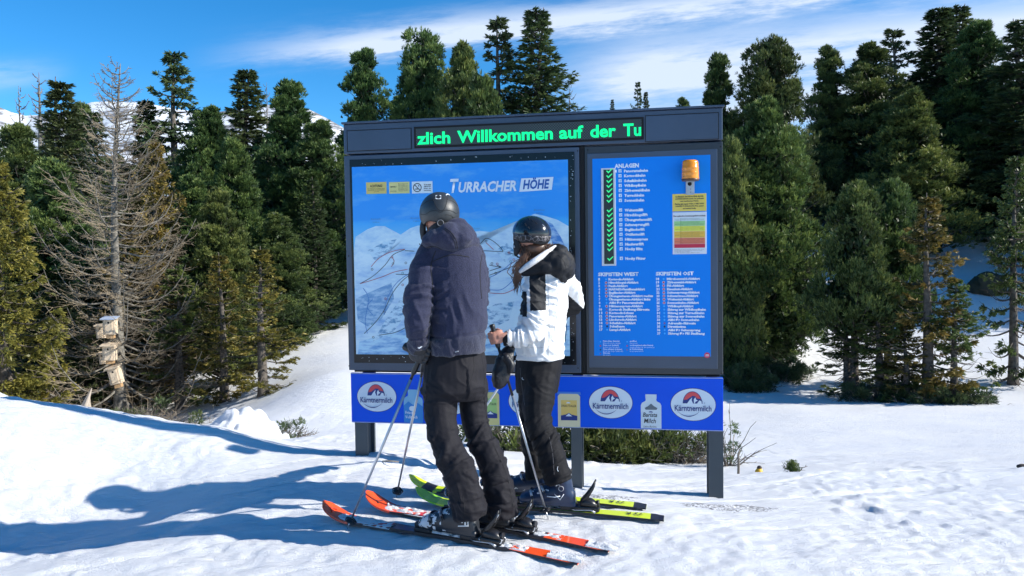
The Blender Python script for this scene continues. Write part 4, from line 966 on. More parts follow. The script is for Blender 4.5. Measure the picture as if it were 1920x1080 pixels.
for i, (s, py, w) in enumerate(lifts):
    px = 1170+(py-323)*.016
    lt_(s, px, py, w, .0175, .055)
    u, v = sp(px-7.5, py-2.6)
    MB().box((u, YL, v), (.020, .0008, .021)).build('pictogram', W_, LST)
    MB().box((u+.001, YL-.0008, v), (.014, .0008, .004), Euler((0, -.5, 0)).to_matrix()).box((u+.002, YL-.0009, v-.003), (.004, .0006, .012)).build('pictogram_symbol', pic, LST)
u, v = sp(1155, 321.5); MB().box((u, YL, v), (.010, .0008, .017)).build('pictogram', W_, LST)
# status strip with green ticks
s0, s1 = sp(1126.5, 316.5), sp(1155.5, 498); su0, su1 = U(1128, 400), U(1154.5, 400)
ST = boxuv(su0, s1[1], su1, s0[1], -.0230, -.0140, .0015).build('status_strip', mat('strip_white', (.62, .64, .66), .4), BO)
boxuv(su0+.016, s1[1]+.012, su1-.014, s0[1]-.010, -.0244, -.0232).build('strip_display', mat('strip_black', (.012, .02, .022), .3), ST)
for s, py, w in lifts:
    u, v = sp(1142.5+(py-323)*.012, py-.5)
    m = MB().prism([(u-.020, v+.006), (u-.014, v+.011), (u-.006, v+.001), (u+.018, v+.022), (u+.021, v+.017), (u-.006, v-.010)], -.0254, -.0246); m.build('green_tick', mat('tick_green', (.02, .40, .14), .5, emit=((.03, .80, .24), .55)), ST)
lt_('SKIPISTEN WEST', 1121.5, 517.5, 76, .024, .045); lt_('SKIPISTEN OST', 1229.5, 516.3, 71, .024, .045)
west = [(1, 'Kornock-Abfahrt', 47, 'b'), (2, 'Hirschkogel-Abfahrt', 56, 'r'), (3, 'Pauli-Abfahrt', 36, 'r'), (4, 'MAPAKI-Familienabfahrt', 68, 'r'), (5, 'Engländer-Abfahrt', 50, 'r'), (6, 'Übungswiesen-Abfahrt rechts', 83, 'r'), (7, 'Übungswiesen-Abfahrt links', 78, 'b'), (8, 'Alibi für Panoramabahn', 65, 'b'), (9, 'Hüttenexpress-Abfahrt', 63, 'r'), (10, 'Kornock Steilhang-Skiroute', 76, 's'), (11, 'Kornock-Schuss', 46, 'r'), (12, 'Panorama-Abfahrt', 51, 'r'), (13, 'Ländereck-Abfahrt', 51, 'r'), (14, 'Schafalm-Abfahrt', 49, 'r'), (15, 'Schafnase', 29, 'k'), (17, 'Lampl-Abfahrt', 39, 'b')]
ost = [(18, 'Märchenwald-Abfahrt', 62, 'b'), (19, 'Zirbenwald-Abfahrt', 55, 'r'), (20, 'FIS-Abfahrt', 32, 'r'), (21, 'Eisenhut-Abfahrt', 48, 'r'), (22, 'Seitensprung-Abfahrt', 61, 'r'), (23, 'Schwarzsee-Abfahrt', 58, 'r'), (24, 'Weitental-Abfahrt', 50, 'r'), (25, 'Sonnenbahn-Abfahrt', 59, 'r'), (26, 'Wildkopf-Abfahrt', 49, 'b'), (27, 'Skiweg zur Wildkopfbahn', 72, 'b'), (31, 'Skiweg zur Turrachbahn', 69, 'b'), (32, 'Skiweg zur Sonnenbahn', 69, 'b'), (33, 'Alibi für Sonnenbahn', 59, 'b'), (34, 'Adrenalin-Skiroute', 53, 's'), (35, 'Direttissima', 34, 'k'), (36, 'Alibi für Seitensprung', 61, 'b'), (37, 'Skiweg für FIS Steilhang', 69, 'b')]
DC = {'b': mat('dot_blue', (.05, .45, .95), .5), 'r': mat('dot_red', (.55, .03, .05), .5), 'k': mat('dot_black', (.01, .015, .03), .5), 's': mat('dot_route', (.25, .12, .30), .5)}
def disc(u, v, r, y, m, name, parent, n=12, sx=1):
    MB().prism([(u+math.cos(a)*r*sx, v+math.sin(a)*r) for a in np.linspace(0, 2*pi, n, endpoint=False)], y, y+.0006).build(name, m, parent)
for lst, bx, nx_, tx, y0, dy in ((west, 1137.5, 1122, 1141, 525.5, 6.28), (ost, 1245, 1230, 1250, 524.8, 6.37)):
    for i, (n, s, w, c) in enumerate(lst):
        py = y0+i*dy; sh = i*.14
        lt_(s, tx+sh, py, w, .0152, .055); lt_(str(n), nx_+sh, py, 3 if n < 10 else 6, .0152, .055)
        u, v = sp(bx+sh-1, py-1.9); 
        if c == 'r': disc(u, v, .0085, YL, W_, 'piste_dot_ring', LST)
        disc(u, v, .0062, YL-.0009, DC[c], 'piste_dot', LST)
for px, py, s, s2, c in ((1131, 640.3, 'Piste blau (leicht)', 'Blue ski slope (easy)', 'b'), (1131, 648, 'Piste rot (mittel)', 'Red ski slope (medium)', 'r'), (1131, 655.3, 'Piste schwarz (schwer)', 'Black ski slope (difficult)', 'k'), (1131, 662.5, 'Skiroute', 'Ski route', 's'), (1181, 640.3, 'geöffnet', 'opened', 'b'), (1181, 648, 'vorübergehend außer Betrieb', 'temporarily out of operation', 'r'), (1181, 655.3, 'in Vorbereitung', 'in preparation', 's')):
    w = len(s)*1.62; lt_(s, px, py, w, .0100, .02); lt_(s2, px, py+3.5, w*1.05, .0075, .0); u, v = sp(px-5, py); disc(u, v, .005, YL-.0009, DC[c], 'piste_dot', LST, 8)
u, v = sp(1325.5, 665.5); disc(u, v, .0185, YL, mat('logo_red', (.62, .05, .10), .5), 'red_logo', LST, 20); boxuv(u-.012, v-.006, u+.012, v-.002, YL-.0012, YL-.0004).box((u, YL-.0008, v+.004), (.020, .0008, .003)).build('logo_bar', W_, LST)
# warning notice + danger scale
a, b_ = sp(1260.5, 364.5); c, d = sp(1324, 395.5)
NOT = boxuv(a, d, c, b_, -.0165, -.0137, .001).build('avalanche_notice', mat('notice_yellow', (.78, .58, .10), .45), BO)
for k, (s, w) in enumerate((('Bei Blinklicht GROSSE bis SEHR GROSSE', 52), ('LAWINENGEFAHR abseits der geöffneten', 53), ('und markierten Pisten.', 35), ('Flashing light signals HIGH or VERY HIGH', 54), ('DANGER OF AVALANCHE off the opened', 52), ('and marked tracks.', 25))):
    px = 1292.5-w/2; py = 370.8+k*4.0+(1.6 if k > 2 else 0); u, v = sp(px, py); letter(s, u, v, .0098, U(px+w, py)-u, ink, -.0172, NOT, bold=.035, name='notice_line', res=1)
a, b_ = sp(1260.8, 398.5); c, d = sp(1324.5, 476)
SC = boxuv(a, d, c, b_, -.0165, -.0137, .001).build('danger_scale', mat('scale_white', (.72, .74, .78), .45), BO)
w0, w1 = a+.010, c-.010
cols = [('scale_head', (.60, .70, .72), 408.5, 414.5), ('scale_green', (.36, .66, .26), 414.5, 423.8), ('scale_yellow', (.82, .80, .08), 423.8, 433.8), ('scale_orange', (.85, .50, .06), 433.8, 446), ('scale_salmon', (.80, .20, .10), 446, 457.5), ('scale_red', (.60, .02, .06), 457.5, 465)]
for nm, col, y0, y1 in cols: boxuv(w0, V(1292, y1)+.0012, w1, V(1292, y0), -.0173, -.0166).build('scale_band', mat(nm, col, .5), SC)
letter('Europäische Lawinengefahrenskala', w0-.004, V(1292, 406.3), .0105, w1-w0+.008, ink, -.0174, SC, bold=.03, res=1, name='scale_title')
boxuv(w0+.042, V(1292, 457.5), w0+.0440, V(1292, 408.5), -.0179, -.0174).build('scale_rule', ink, SC)
gk = mat('scale_ink', (.16, .13, .10), .6); rr_ = random.Random(3)
words = 'die Schneedecke ist allgemein gut verfestigt und stabil Auslösung nur bei grosser Zusatzbelastung an wenigen Steilhängen möglich mittlere Lawinen sind zu erwarten'.split()
for nm, col, y0, y1 in cols[:5]:
    k = int((y1-y0)/2.1)
    for j in range(k):
        s = ' '.join(rr_.choice(words) for _ in range(5)); letter(s, w0+.048, V(1292, y0+2.2+j*2.1), .0052, (w1-w0-.054)*rr_.choice((.98, .99, .8)), gk, -.0178, SC, res=0, name='scale_text')
    letter(['Gefahr', 'gering', 'mässig', 'erheblich', 'gross'][cols.index((nm, col, y0, y1))], w0+.007, V(1292, (y0+y1)/2+1.5), .0062, .028, gk, -.0178, SC, res=0, name='scale_text')
for j in range(4): letter(' '.join(rr_.choice(words) for _ in range(6)), w0+.002, V(1292, 468.4+j*2.0), .0050, (w1-w0)*(.95, .9, .5, .8)[j], gk, -.0174, SC, res=0, name='scale_text')
# beacon
bu, bvt = sp(1292.5, 303.5); bvb = V(1293, 341); bw = (U(1308.5, 320)-U(1276, 320))/2; am = mat('amber_lens', (.90, .30, .008), .16, coat=.6, trans=.12, bump=.15, bscale=30, stretch=(1, 1, 6)); yb = -.085
BE = MB().tube([(bu, yb, bvb-.002), (bu, yb, bvb+.010)], [bw*.96, bw*1.02], 24).build('warning_beacon', mat('beacon_base', (.10, .05, .02), .4), BO)
mbb = MB(); H_ = bvt-bvb-.010; zz = bvb+.010; pr_ = [(0, 1.0), (.03, 1.03), (.10, .985), (.28, .975), (.30, 1.01), (.33, .975), (.55, .965), (.57, 1.0), (.60, .96), (.86, .935), (.95, .88), (1.0, .74)]
mbb.tube([(bu, yb, zz+H_*t) for t, _ in pr_], [bw*k for _, k in pr_], 28).build('amber_lens', am, BE)
gal = mat('galvanised', (.42, .45, .50), .45, metal=.6, var=.2, vscale=12)
hb = .5*(U(1300, 350)-U(1284, 350)); BR = MB().box((bu+.002, -.030, (bvb+V(1293, 366))/2), (hb*2, .004, bvb-V(1293, 366)), None, .001).box((bu+.002, -.055, bvb-.004), (hb*2, .055, .004)).build('bracket', gal, BO)
MB().tube([(bu, -.0345, bvb-.016), (bu, -.0320, bvb-.016)], .013, 12).build('cable_gland', gap_m, BR)
for dz_ in (.05, .07): MB().tube([(bu+.006, -.0335, bvb-dz_), (bu+.006, -.0320, bvb-dz_)], .003, 6).build('screw', gap_m, BR)

# ---- advert strip
adm = mat('advert_blue', (.002, .090, .72), .4, var=.05, vscale=1.5, spec=.2)
AD = MB().box(((uL+.012+uR)/2, .010, (vA1+vBot)/2), (uR-uL-.012, .022, vA1-vBot), None, .002).build('advert_strip', adm, BO)
mb = MB(); 
for v in (vA1-.004, vBot+.004): mb.box(((uL+.012+uR)/2, -.0015, v), (uR-uL-.014, .004, .005))
mb.build('edge_trim', mat('trim_alu', (.30, .36, .55), .4, metal=.3), AD)
ovw = mat('oval_white', (.66, .74, .82), .4); rd = mat('logo_coral', (.70, .07, .08), .45); nb = mat('logo_navy', (.008, .03, .20), .45)
YA = -.0028
def ell2(u, v, a, b_, y, m, name, parent, n=40, a0=0, a1=2*pi):
    pts = [(u+math.cos(t)*a, v+math.sin(t)*b_) for t in np.linspace(a0, a1, n, endpoint=(a1-a0) < 6.2)]
    return MB().prism(pts, y, y+.0008).build(name, m, parent)
oa = .145; ob = .1075
for px, py in ((706.5, 743.5), (848, 748), (993, 752), (1145, 754.5), (1299.5, 758.5)):
    u, v = sp(px, py)
    O = ell2(u, v, oa+.004, ob+.004, YA+.0008, nb, 'logo_oval', AD)
    ell2(u, v, oa, ob, YA-.0004, ovw, 'oval_face', O)
    ell2(u-.004, v+.006, .064, .083, YA-.0014, nb, 'logo_sun_rim', O, 24, 0, pi)
    ell2(u-.004, v+.008, .059, .077, YA-.0024, rd, 'logo_sun', O, 24, 0, pi)
    MB().prism([(u-.068, v+.006), (u-.062, v+.030), (u-.040, v+.034), (u-.018, v+.050), (u-.004, v+.060), (u+.012, v+.057), (u+.026, v+.042), (u+.046, v+.040), (u+.060, v+.026), (u+.061, v+.006)], YA-.0034, YA-.0028).build('logo_mountain', nb, O)
    MB().prism([(u-.040, v+.006), (u-.024, v+.030), (u-.006, v+.050), (u-.010, v+.030), (u+.000, v+.006)], YA-.0044, YA-.0038).prism([(u+.006, v+.006), (u+.004, v+.034), (u+.014, v+.050), (u+.020, v+.034), (u+.030, v+.028), (u+.018, v+.022)], YA-.0044, YA-.0038).prism([(u+.024, v+.006), (u+.040, v+.030), (u+.054, v+.024), (u+.056, v+.006)], YA-.0044, YA-.0038).build('logo_snow', ovw, O)
    MB().prism([(u-.075, v-.010), (u+.066, v-.010), (u+.066, v+.008), (u-.075, v+.008)], YA-.0050, YA-.0046).build('logo_plate', ovw, O)
    letter('Kärntnermilch', u-.120, v-.042, .040, .238, nb, YA-.0058, O, bold=.012, res=3, name='brand_lettering')
    # swoosh under the word
    t = np.linspace(0, 1, 16); xx = u-.100+t*.140; top = v-.046-.030*np.sin(t*pi)**.8; bt = top-.004*np.sin(t*pi)-.0012
    MB().prism(list(zip(xx, top))+list(zip(xx[::-1], bt[::-1])), YA-.0052, YA-.0046).build('swoosh', nb, O)
    letter('®', u+.069, v+.006, .012, .010, nb, YA-.0052, O, res=1, name='brand_lettering')
def bottle(px0, px1, pyt, pyb, body, low, cap_, name):
    u0, u1 = U(px0, 770), U(px1, 770); v1 = V(px0, pyt); v0 = vBot+.010; w = u1-u0; c = (u0+u1)/2
    sh = [(u0, v0), (u1, v0), (u1, v1-.075), (u1-.008, v1-.058), (c+w*.27, v1-.045), (c+w*.25, v1-.030), (c+w*.27, v1-.028), (c+w*.27, v1), (c-w*.27, v1), (c-w*.27, v1-.028), (c-w*.25, v1-.030), (c-w*.27, v1-.045), (u0+.008, v1-.058), (u0, v1-.075)]
    B = MB().prism(sh, YA-.0006, YA+.0004).build(name, body, AD)
    return B, u0, u1, v0, v1, c, w
B, u0, u1, v0, v1, c, w = bottle(757.5, 793, 730, 792, mat('milk_bottle_pale', (.20, .45, .68), .45), None, None, 'milk_bottle_picture')
MB().prism([(u0, v0), (u1, v0), (u1, v1-.12), (u0+w*.7, v1-.09), (c, v1-.11), (u0+w*.25, v1-.085), (u0, v1-.115)], YA-.0016, YA-.0010).build('bottle_label', mat('label_blue', (.015, .22, .60), .45), B)
ell2(c-.008, v1-.135, .022, .018, YA-.0026, ovw, 'bottle_logo', B, 18)
letter('Frische', u0+.012, v0+.062, .022, .072, W_, YA-.0026, B, res=1, bold=.01); letter('Vollmilch', u0+.010, v0+.030, .022, .090, W_, YA-.0026, B, res=1, bold=.01)
B, u0, u1, v0, v1, c, w = bottle(1201.5, 1240, 739, 806, mat('barista_white', (.60, .68, .74), .45), None, None, 'barista_bottle_picture')
MB().prism([(c-.042, v1-.092), (c-.02, v1-.080), (c, v1-.062), (c+.018, v1-.078), (c+.042, v1-.092), (c+.036, v1-.104), (c-.036, v1-.104)], YA-.0016, YA-.0010).build('bottle_emblem', mat('emblem_grey', (.12, .15, .18), .5), B)
ell2(c-.002, v1-.122, .014, .008, YA-.0016, nb, 'bottle_logo', B, 14, 0, pi)
letter('Barista', c-.055, v0+.078, .030, .095, ink, YA-.0016, B, shear=.25, bold=.012); letter('Milch', c-.048, v0+.036, .032, .080, ink, YA-.0016, B, shear=.2, bold=.014); letter('Latte Barista', c-.050, v0+.006, .014, .085, ink, YA-.0016, B, shear=.2, res=1)
for px0, px1, pt, lab, nm in ((902, 938, 730, (.34, .56, .20), 'cheese_pack_picture_green'), (1044.5, 1089.5, 733, (.72, .50, .14), 'cheese_pack_picture_yellow')):
    u0, u1 = U(px0, 760), U(px1, 760); v1 = V(px0, pt); v0 = vBot+.006; w = u1-u0; c = (u0+u1)/2
    B = MB().prism([(u0, v1-.024), (u0+.004, v1-.004), (u1-.004, v1-.004), (u1, v1-.024)], YA-.0006, YA+.0004).build('cheese_pack_picture', mat('pack_film', (.05, .20, .66), .4), AD)
    MB().prism([(u0+.006, v0), (u1-.006, v0), (u1-.006, v1-.034), (u1-.022, v1-.018), (u0+.022, v1-.018), (u0+.006, v1-.034)], YA-.0016, YA-.0008).build('cheese', mat('cheese_cream' if px0 > 1000 else 'cheese_butter', (.66, .60, .40) if px0 > 1000 else (.60, .56, .24), .5), B)
    MB().box((c, YA-.0022, v1-.118), (w*.66, .0008, .112)).build('pack_label', mat('pack_green' if px0 < 1000 else 'pack_gold', lab, .5), B)
    letter('DRAUTALER', c-w*.31, v1-.108, .016, w*.62, ink, YA-.0032, B, res=1, bold=.01)
    MB().prism([(c-w*.34, v1-.200), (c+w*.34, v1-.200), (c+w*.34, v1-.168), (c+.016, v1-.160), (c, v1-.148), (c-.02, v1-.160), (c-w*.34, v1-.168)], YA-.0034, YA-.0028).build('pack_band', nb, B)
    ell2(c-.004, v1-.083, .014, .009, YA-.0032, ovw, 'pack_logo', B, 14, 0, pi)
    MB().prism([(c-.024, v1-.172), (c+.022, v1-.172), (c+.006, v1-.160), (c, v1-.151), (c-.012, v1-.162)], YA-.0042, YA-.0036).build('pack_mountain', ovw, B)
sr_ = random.Random(9); mb = MB()
for i in range(90):
    if i < 45: u, v = sr_.uniform(mu0+.01, mu1-.01), sr_.choice((sr_.uniform(pv1+.01, mv1-.01), sr_.uniform(mv0+.01, pv0-.01)))
    else: u, v = sr_.uniform(pu1+.008, mu1-.006), sr_.uniform(mv0+.02, mv1-.02)
    r0 = sr_.uniform(.0012, .0034); mb.prism([(u+math.cos(a)*r0, v+math.sin(a)*r0*.9) for a in np.linspace(0, 2*pi, 6, endpoint=False)], -.0092, -.0082)
mb.build('frost_speck', mat('frost', (.6, .65, .7), .5), BO, kind='stuff')
mb = MB()
for i in range(16):
    u = sr_.uniform(.05, 2.55); mb.ell((u, .05+sr_.uniform(0, .08), vTop+.017), (sr_.uniform(.006, .02), .012, .007), n=8, k=5)
mb.build('snow_remnant', snow, BO, kind='stuff')
for px, py in ((655, 290), (655, 686), (1083, 283), (1084, 690), (1102, 281), (1103, 697), (1351, 275), (1353, 700), (1350, 490), (654, 480)):
    u, v = sp(px, py); MB().tube([(u, -.0045, v), (u, .002, v)], .0045, 8).build('screw', gap_m, BO)
# ------------------------------------------------------------------ people
def gpt(px, py, lift=0.0):
    z = 0.0
    for _ in range(6):
        q = onz(px, py, z); z = g1(q[0], q[1])+lift
    return onz(px, py, z)
def remesh(mb, vox, smooth=4, name='body'):
    me = mb.mesh('tmp') if not isinstance(mb, bpy.types.Mesh) else mb
    o = bpy.data.objects.new('tmp', me); COL.objects.link(o)
    m = o.modifiers.new('r', 'REMESH'); m.mode = 'VOXEL'; m.voxel_size = vox; m.use_smooth_shade = True
    if smooth: s = o.modifiers.new('s', 'SMOOTH'); s.factor = .5; s.iterations = smooth
    dg = bpy.context.evaluated_depsgraph_get(); r = bpy.data.meshes.new_from_object(o.evaluated_get(dg), depsgraph=dg)
    bpy.data.objects.remove(o); bpy.data.meshes.remove(me); r.name = name
    r.polygons.foreach_set('use_smooth', [True]*len(r.polygons))
    return r
def vget(me):
    a = np.zeros(len(me.vertices)*3, np.float32); me.vertices.foreach_get('co', a); return a.reshape(-1, 3).astype(float)
def nget(me):
    a = np.zeros(len(me.vertices)*3, np.float32); me.vertex_normals.foreach_get('vector', a); return a.reshape(-1, 3).astype(float)
def vset(me, v): me.vertices.foreach_set('co', v.astype(np.float32).ravel()); me.update()
def fget(me):
    a = np.zeros(len(me.polygons)*3, np.float32); me.polygons.foreach_get('center', a); return a.reshape(-1, 3).astype(float)
def setfm(me, idx): me.polygons.foreach_set('material_index', idx.astype(np.int32)); me.update()
def limb(mb, pts, cap=True):
    """pts: (px, py, depth, radius in photo px)"""
    c = [P(a, b, d) for a, b, d, r in pts]; r = [r*d/FPX for a, b, d, r in pts]
    # resample smoothly
    c = np.array(c); r = np.array(r); n = len(c); t = np.linspace(0, n-1, (n-1)*5+1); i = np.minimum(t.astype(int), n-2); f = (t-i)[:, None]
    g = lambda k: c[np.clip(k, 0, n-1)]
    p = .5*((2*g(i))+(-g(i-1)+g(i+1))*f+(2*g(i-1)-5*g(i)+4*g(i+1)-g(i+2))*f**2+(-g(i-1)+3*g(i)-3*g(i+1)+g(i+2))*f**3)
    rr = np.interp(t, np.arange(n), r)
    mb.tube(p, list(rr), 16)
    if cap:
        for k in (0, -1): mb.ell(p[k], (rr[k]*.98,)*3, n=16, k=10)
    return mb
def torso(mb, secs, psi):
    """secs: (px, py, depth, half width px, half depth m)"""
    a = np.array([math.cos(psi), math.sin(psi), 0]); b = np.array([-math.sin(psi), math.cos(psi), 0]); S_ = []
    secs = np.array(secs, float); t = np.linspace(0, len(secs)-1, (len(secs)-1)*5+1)
    for k in t:
        q = [np.interp(k, np.arange(len(secs)), secs[:, j]) for j in range(5)]
        c = P(q[0], q[1], q[2]); w = q[3]*q[2]/FPX; hd = q[4]
        # half width seen = sqrt((A cos)^2+(hd sin)^2)
        A = math.sqrt(max(1e-4, w*w-(hd*math.sin(psi))**2))/abs(math.cos(psi))
        S_.append((c, a*A, b*hd))
    mb.loft(S_, 28); return mb
def segdist(v, chain):
    """nearest chain segment: distance, t (0..n), direction"""
    best = np.full(len(v), 1e9); tt = np.zeros(len(v)); dd = np.zeros((len(v), 3)); s0 = 0
    L0 = 0
    for i in range(len(chain)-1):
        a, b = chain[i], chain[i+1]; d = b-a; L_ = np.linalg.norm(d); t = np.clip(((v-a) @ d)/L_**2, 0, 1); dist = np.linalg.norm(v-(a+t[:, None]*d), axis=1)
        m = dist < best; best = np.where(m, dist, best); tt = np.where(m, L0+t*L_, tt); dd[m] = d/L_; L0 += L_
    return best, tt, dd
def folds(me, chains, amp, fz, fr, seed, prof=None, sharp=1.0):
    """cloth folds running round each limb: high frequency along it, low around it"""
    v = vget(me); n = nget(me); B = None
    for ci, ch in enumerate(chains):
        d, t, dr = segdist(v, ch)
        if B is None: B, Tt, Dr, Ci = d, t, dr, np.zeros(len(v))
        else:
            m = d < B; B = np.where(m, d, B); Tt = np.where(m, t, Tt); Dr[m] = dr[m]; Ci = np.where(m, ci, Ci)
    al = (v*Dr).sum(1)
    q = (v-al[:, None]*Dr)*fr; warp = fbm(v*5, 2, seed+5)
    sh = (v[:, 0]-.4*v[:, 1])*fz*.75*np.where(vnoise(np.c_[Tt*3.1, Ci*5.0, 0*Tt], seed) > 0, 1, -1)
    w1 = fbm(np.c_[q[:, 0]+Ci*9, q[:, 1]+(Tt*fz+sh+warp*1.3), q[:, 2]+Tt*fz*.6], 2, seed)
    rid = np.clip(1-np.abs(w1)*2.6, 0, 1)**sharp
    a = amp*(prof(Tt, Ci, v) if prof else 1)
    v += n*((rid-.3)*a)[:, None]; vset(me, v)
def drape(bvh, pts_px, r, m, name, parent, off=.0, sub=8, n=6, flat=None):
    out = []
    P_ = np.array(pts_px, float); t = np.linspace(0, len(P_)-1, (len(P_)-1)*sub+1)
    i = np.minimum(t.astype(int), len(P_)-2); f = (t-i)[:, None]; g = lambda k: P_[np.clip(k, 0, len(P_)-1)]
    pp = .5*((2*g(i))+(-g(i-1)+g(i+1))*f+(2*g(i-1)-5*g(i)+4*g(i+1)-g(i+2))*f**2+(-g(i-1)+3*g(i)-3*g(i+1)+g(i+2))*f**3)
    for x, y in pp:
        d = Vector(ray(x, y)).normalized(); h = bvh.ray_cast(Vector(CAM), d)
        if h[0] is not None: out.append(h[0]-d*off)
    if len(out) < 2: return None
    return MB().tube(out, r, n).build(name, m, parent, True)
def decal(bvh, poly_px, th, m, name, parent):
    """thin patch whose corners lie on the surface"""
    top = []; bot = []
    for x, y in poly_px:
        d = Vector(ray(x, y)).normalized(); h = bvh.ray_cast(Vector(CAM), d)
        if h[0] is None: return None
        top.append(h[0]-d*th); bot.append(h[0]+d*.002)
    n = len(top); mb = MB(); mb.add(top+bot, [tuple(range(n))]+[(i, i+n, (i+1) % n+n, (i+1) % n) for i in range(n)]); return mb.build(name, m, parent, True)
def bvh_of(me): return BVHTree.FromPolygons([tuple(v.co) for v in me.vertices], [tuple(p.vertices) for p in me.polygons])

skin = mat('skin', (.50, .24, .17), .5, var=.08, vscale=30, bump=.15, bscale=140)
eye_m = mat('eye_white', (.7, .68, .64), .3)
def head(mb, c, f, s=1.0):
    """skull, jaw, nose, brow, ears; f = facing direction (level)"""
    f = Vector(f).normalized(); up = Vector((0, 0, 1)); r = f.cross(up).normalized(); c = Vector(c)
    R = Matrix((r, f, up)).transposed(); L_ = lambda x, y, z: c+(r*x+f*y+up*z)*s
    mb.ell(c, (.075*s, .096*s, .112*s), R); mb.ell(L_(0, .030, -.055), (.056*s, .062*s, .060*s), R); mb.ell(L_(0, .065, -.088), (.024*s, .020*s, .020*s), R)
    mb.tube([L_(0, .088, .022), L_(0, .108, -.012), L_(0, .112, -.022)], [.009*s, .013*s, .012*s], 8); mb.ell(L_(0, .078, .030), (.055*s, .018*s, .012*s), R)
    mb.ell(L_(0, .088, -.050), (.024*s, .010*s, .007*s), R); mb.ell(L_(0, .086, -.062), (.020*s, .010*s, .007*s), R)
    for k in (-1, 1): mb.ell(L_(k*.076, -.004, -.005), (.010*s, .020*s, .032*s), R); mb.ell(L_(k*.033, .070, -.018), (.022*s, .016*s, .018*s), R)
    return L_, R
def fist(mb, grip, zax, back, fwd_sign, s=1.0, gr=.015):
    """hand closed round a handle: palm, four unequal bent fingers and a thumb.  back = direction the back of the hand faces"""
    z = Vector(zax).normalized(); y = -Vector(back); y = (y-z*y.dot(z)).normalized(); x = y.cross(z)*fwd_sign; g = Vector(grip)
    Q = lambda a, b, c: g+(x*a+y*b+z*c)*s
    R = Matrix((x, y, z)).transposed()
    mb.ell(Q(-.014, -.026, .0), (.040*s, .015*s, .043*s), R); mb.ell(Q(.006, -.028, .0), (.028*s, .014*s, .040*s), R)
    mb.tube([Q(-.075, -.022, -.004), Q(-.045, -.024, -.002), Q(-.01, -.024, 0)], [.026*s, .025*s, .024*s], 12, flat=(z, .75))
    for k, (zz, ln, rr) in enumerate(((.032, .95, .0088), (.0115, 1.05, .0092), (-.0095, 1.0, .0088), (-.0285, .82, .0078))):
        pts = [Q(.018, -.028, zz), Q(.030+.008*ln, -.016, zz+.001), Q(.030+.006*ln, .008, zz), Q(.014, .025*ln, zz-.001), Q(-.004, .022*ln, zz-.002)]
        mb.tube(pts, [rr*s*1.08, rr*s*1.1, rr*s, rr*s*.95, rr*s*.85], 10); mb.ell(pts[-1], (rr*s*.85,)*3, n=8, k=6); mb.ell(pts[1], (rr*s*1.15,)*3, n=8, k=6)
    pts = [Q(-.040, -.016, .024), Q(-.022, .008, .042), Q(.000, .020, .046), Q(.020, .018, .043)]
    mb.tube(pts, [.014*s, .0125*s, .0105*s, .009*s], 10); mb.ell(pts[-1], (.009*s,)*3, n=8, k=6)
    return Q(-.075, -.022, -.004)
def helmet_shell(c, f, rx, ry, rz, tilt, low, name='shell'):
    """low(azimuth) = lowest polar angle; azimuth 0 = front"""
    f = Vector(f).normalized(); up = Vector((0, 0, 1)); r = f.cross(up).normalized()
    up = (Matrix.Rotation(tilt, 3, r) @ up); f = (Matrix.Rotation(tilt, 3, r) @ f)
    na, nr = 64, 26; V, F = [], []
    for layer, k in ((0, 1.0), (1, .90)):
        for i in range(nr+1):
            for j in range(na):
                az = 2*pi*j/na; th = low(az)*i/nr
                e = 1.0 if i < nr or layer == 0 else .99
                V.append(Vector(c)+(r*math.sin(th)*math.sin(az)*rx+f*math.sin(th)*math.cos(az)*ry+up*math.cos(th)*rz)*k*e)
    o = (nr+1)*na
    for i in range(nr):
        for j in range(na):
            j2 = (j+1) % na; F.append((i*na+j, (i+1)*na+j, (i+1)*na+j2, i*na+j2)); F.append((o+i*na+j, o+i*na+j2, o+(i+1)*na+j2, o+(i+1)*na+j))
    for j in range(na):
        j2 = (j+1) % na; F.append((nr*na+j, o+nr*na+j, o+nr*na+j2, nr*na+j2))
    mb = MB(); mb.add(V, F, 0, True); return mb, f, up, r

def ski(tip_px, tail_px, label, mats, zones, L_, width=1.0, text=None):
    L_ = (Vector(gpt(*tail_px, .012))-Vector(gpt(*tip_px, .012))).length
    a = gpt(*tail_px, .012); b = gpt(*tip_px, .012); a, b = Vector(a), Vector(b); d = b-a; yaw = math.atan2(d.y, d.x); Lg = math.hypot(d.x, d.y)
    e = empty('ski', tuple((a+b)/2), label, 'ski', 'skis clipped under the two skiers', (0, -math.atan2(d.z, Lg), yaw))
    n = 60; V, F, FM = [], [], []
    for i in range(n+1):
        t = i/n; x = (t-.5)*L_
        hw = (.033+.019*abs(t-.45)**1.6*3.6+(.006 if t > .8 else 0))*width
        if t > .93: hw *= math.sqrt(max(.02, 1-((t-.93)/.07)**2.2))
        if t < .02: hw *= .8
        u = max(0, (t-.86)/.14); z = .085*u**1.9+.004*math.sin(t*pi)
        th = .006+.010*math.sin(pi*min(1, t*1.05))**.5 if 0 < t < .95 else .006
        V += [(x, -hw, z), (x, hw, z), (x, hw*.94, z+th), (x, -hw*.94, z+th)]
        if i < n:
            zi = 0
            for k, (z0, z1, m) in enumerate(zones):
                if z0 <= t < z1: zi = m
            o = i*4
            F += [(o, o+1, o+5, o+4), (o+1, o+2, o+6, o+5), (o+2, o+3, o+7, o+6), (o+3, o, o+4, o+7)]; FM += [len(mats)-1, zi if u > 0 else len(mats)-1, zi, zi]
    F += [(0, 3, 2, 1), (n*4, n*4+1, n*4+2, n*4+3)]; FM += [0, 0]
    me = bpy.data.meshes.new('ski_body'); me.from_pydata(V, [], F); me.polygons.foreach_set('material_index', FM); me.update()
    link('ski_body', me, mats, e)
    return e, Vector((math.cos(yaw), math.sin(yaw), 0)), Lg
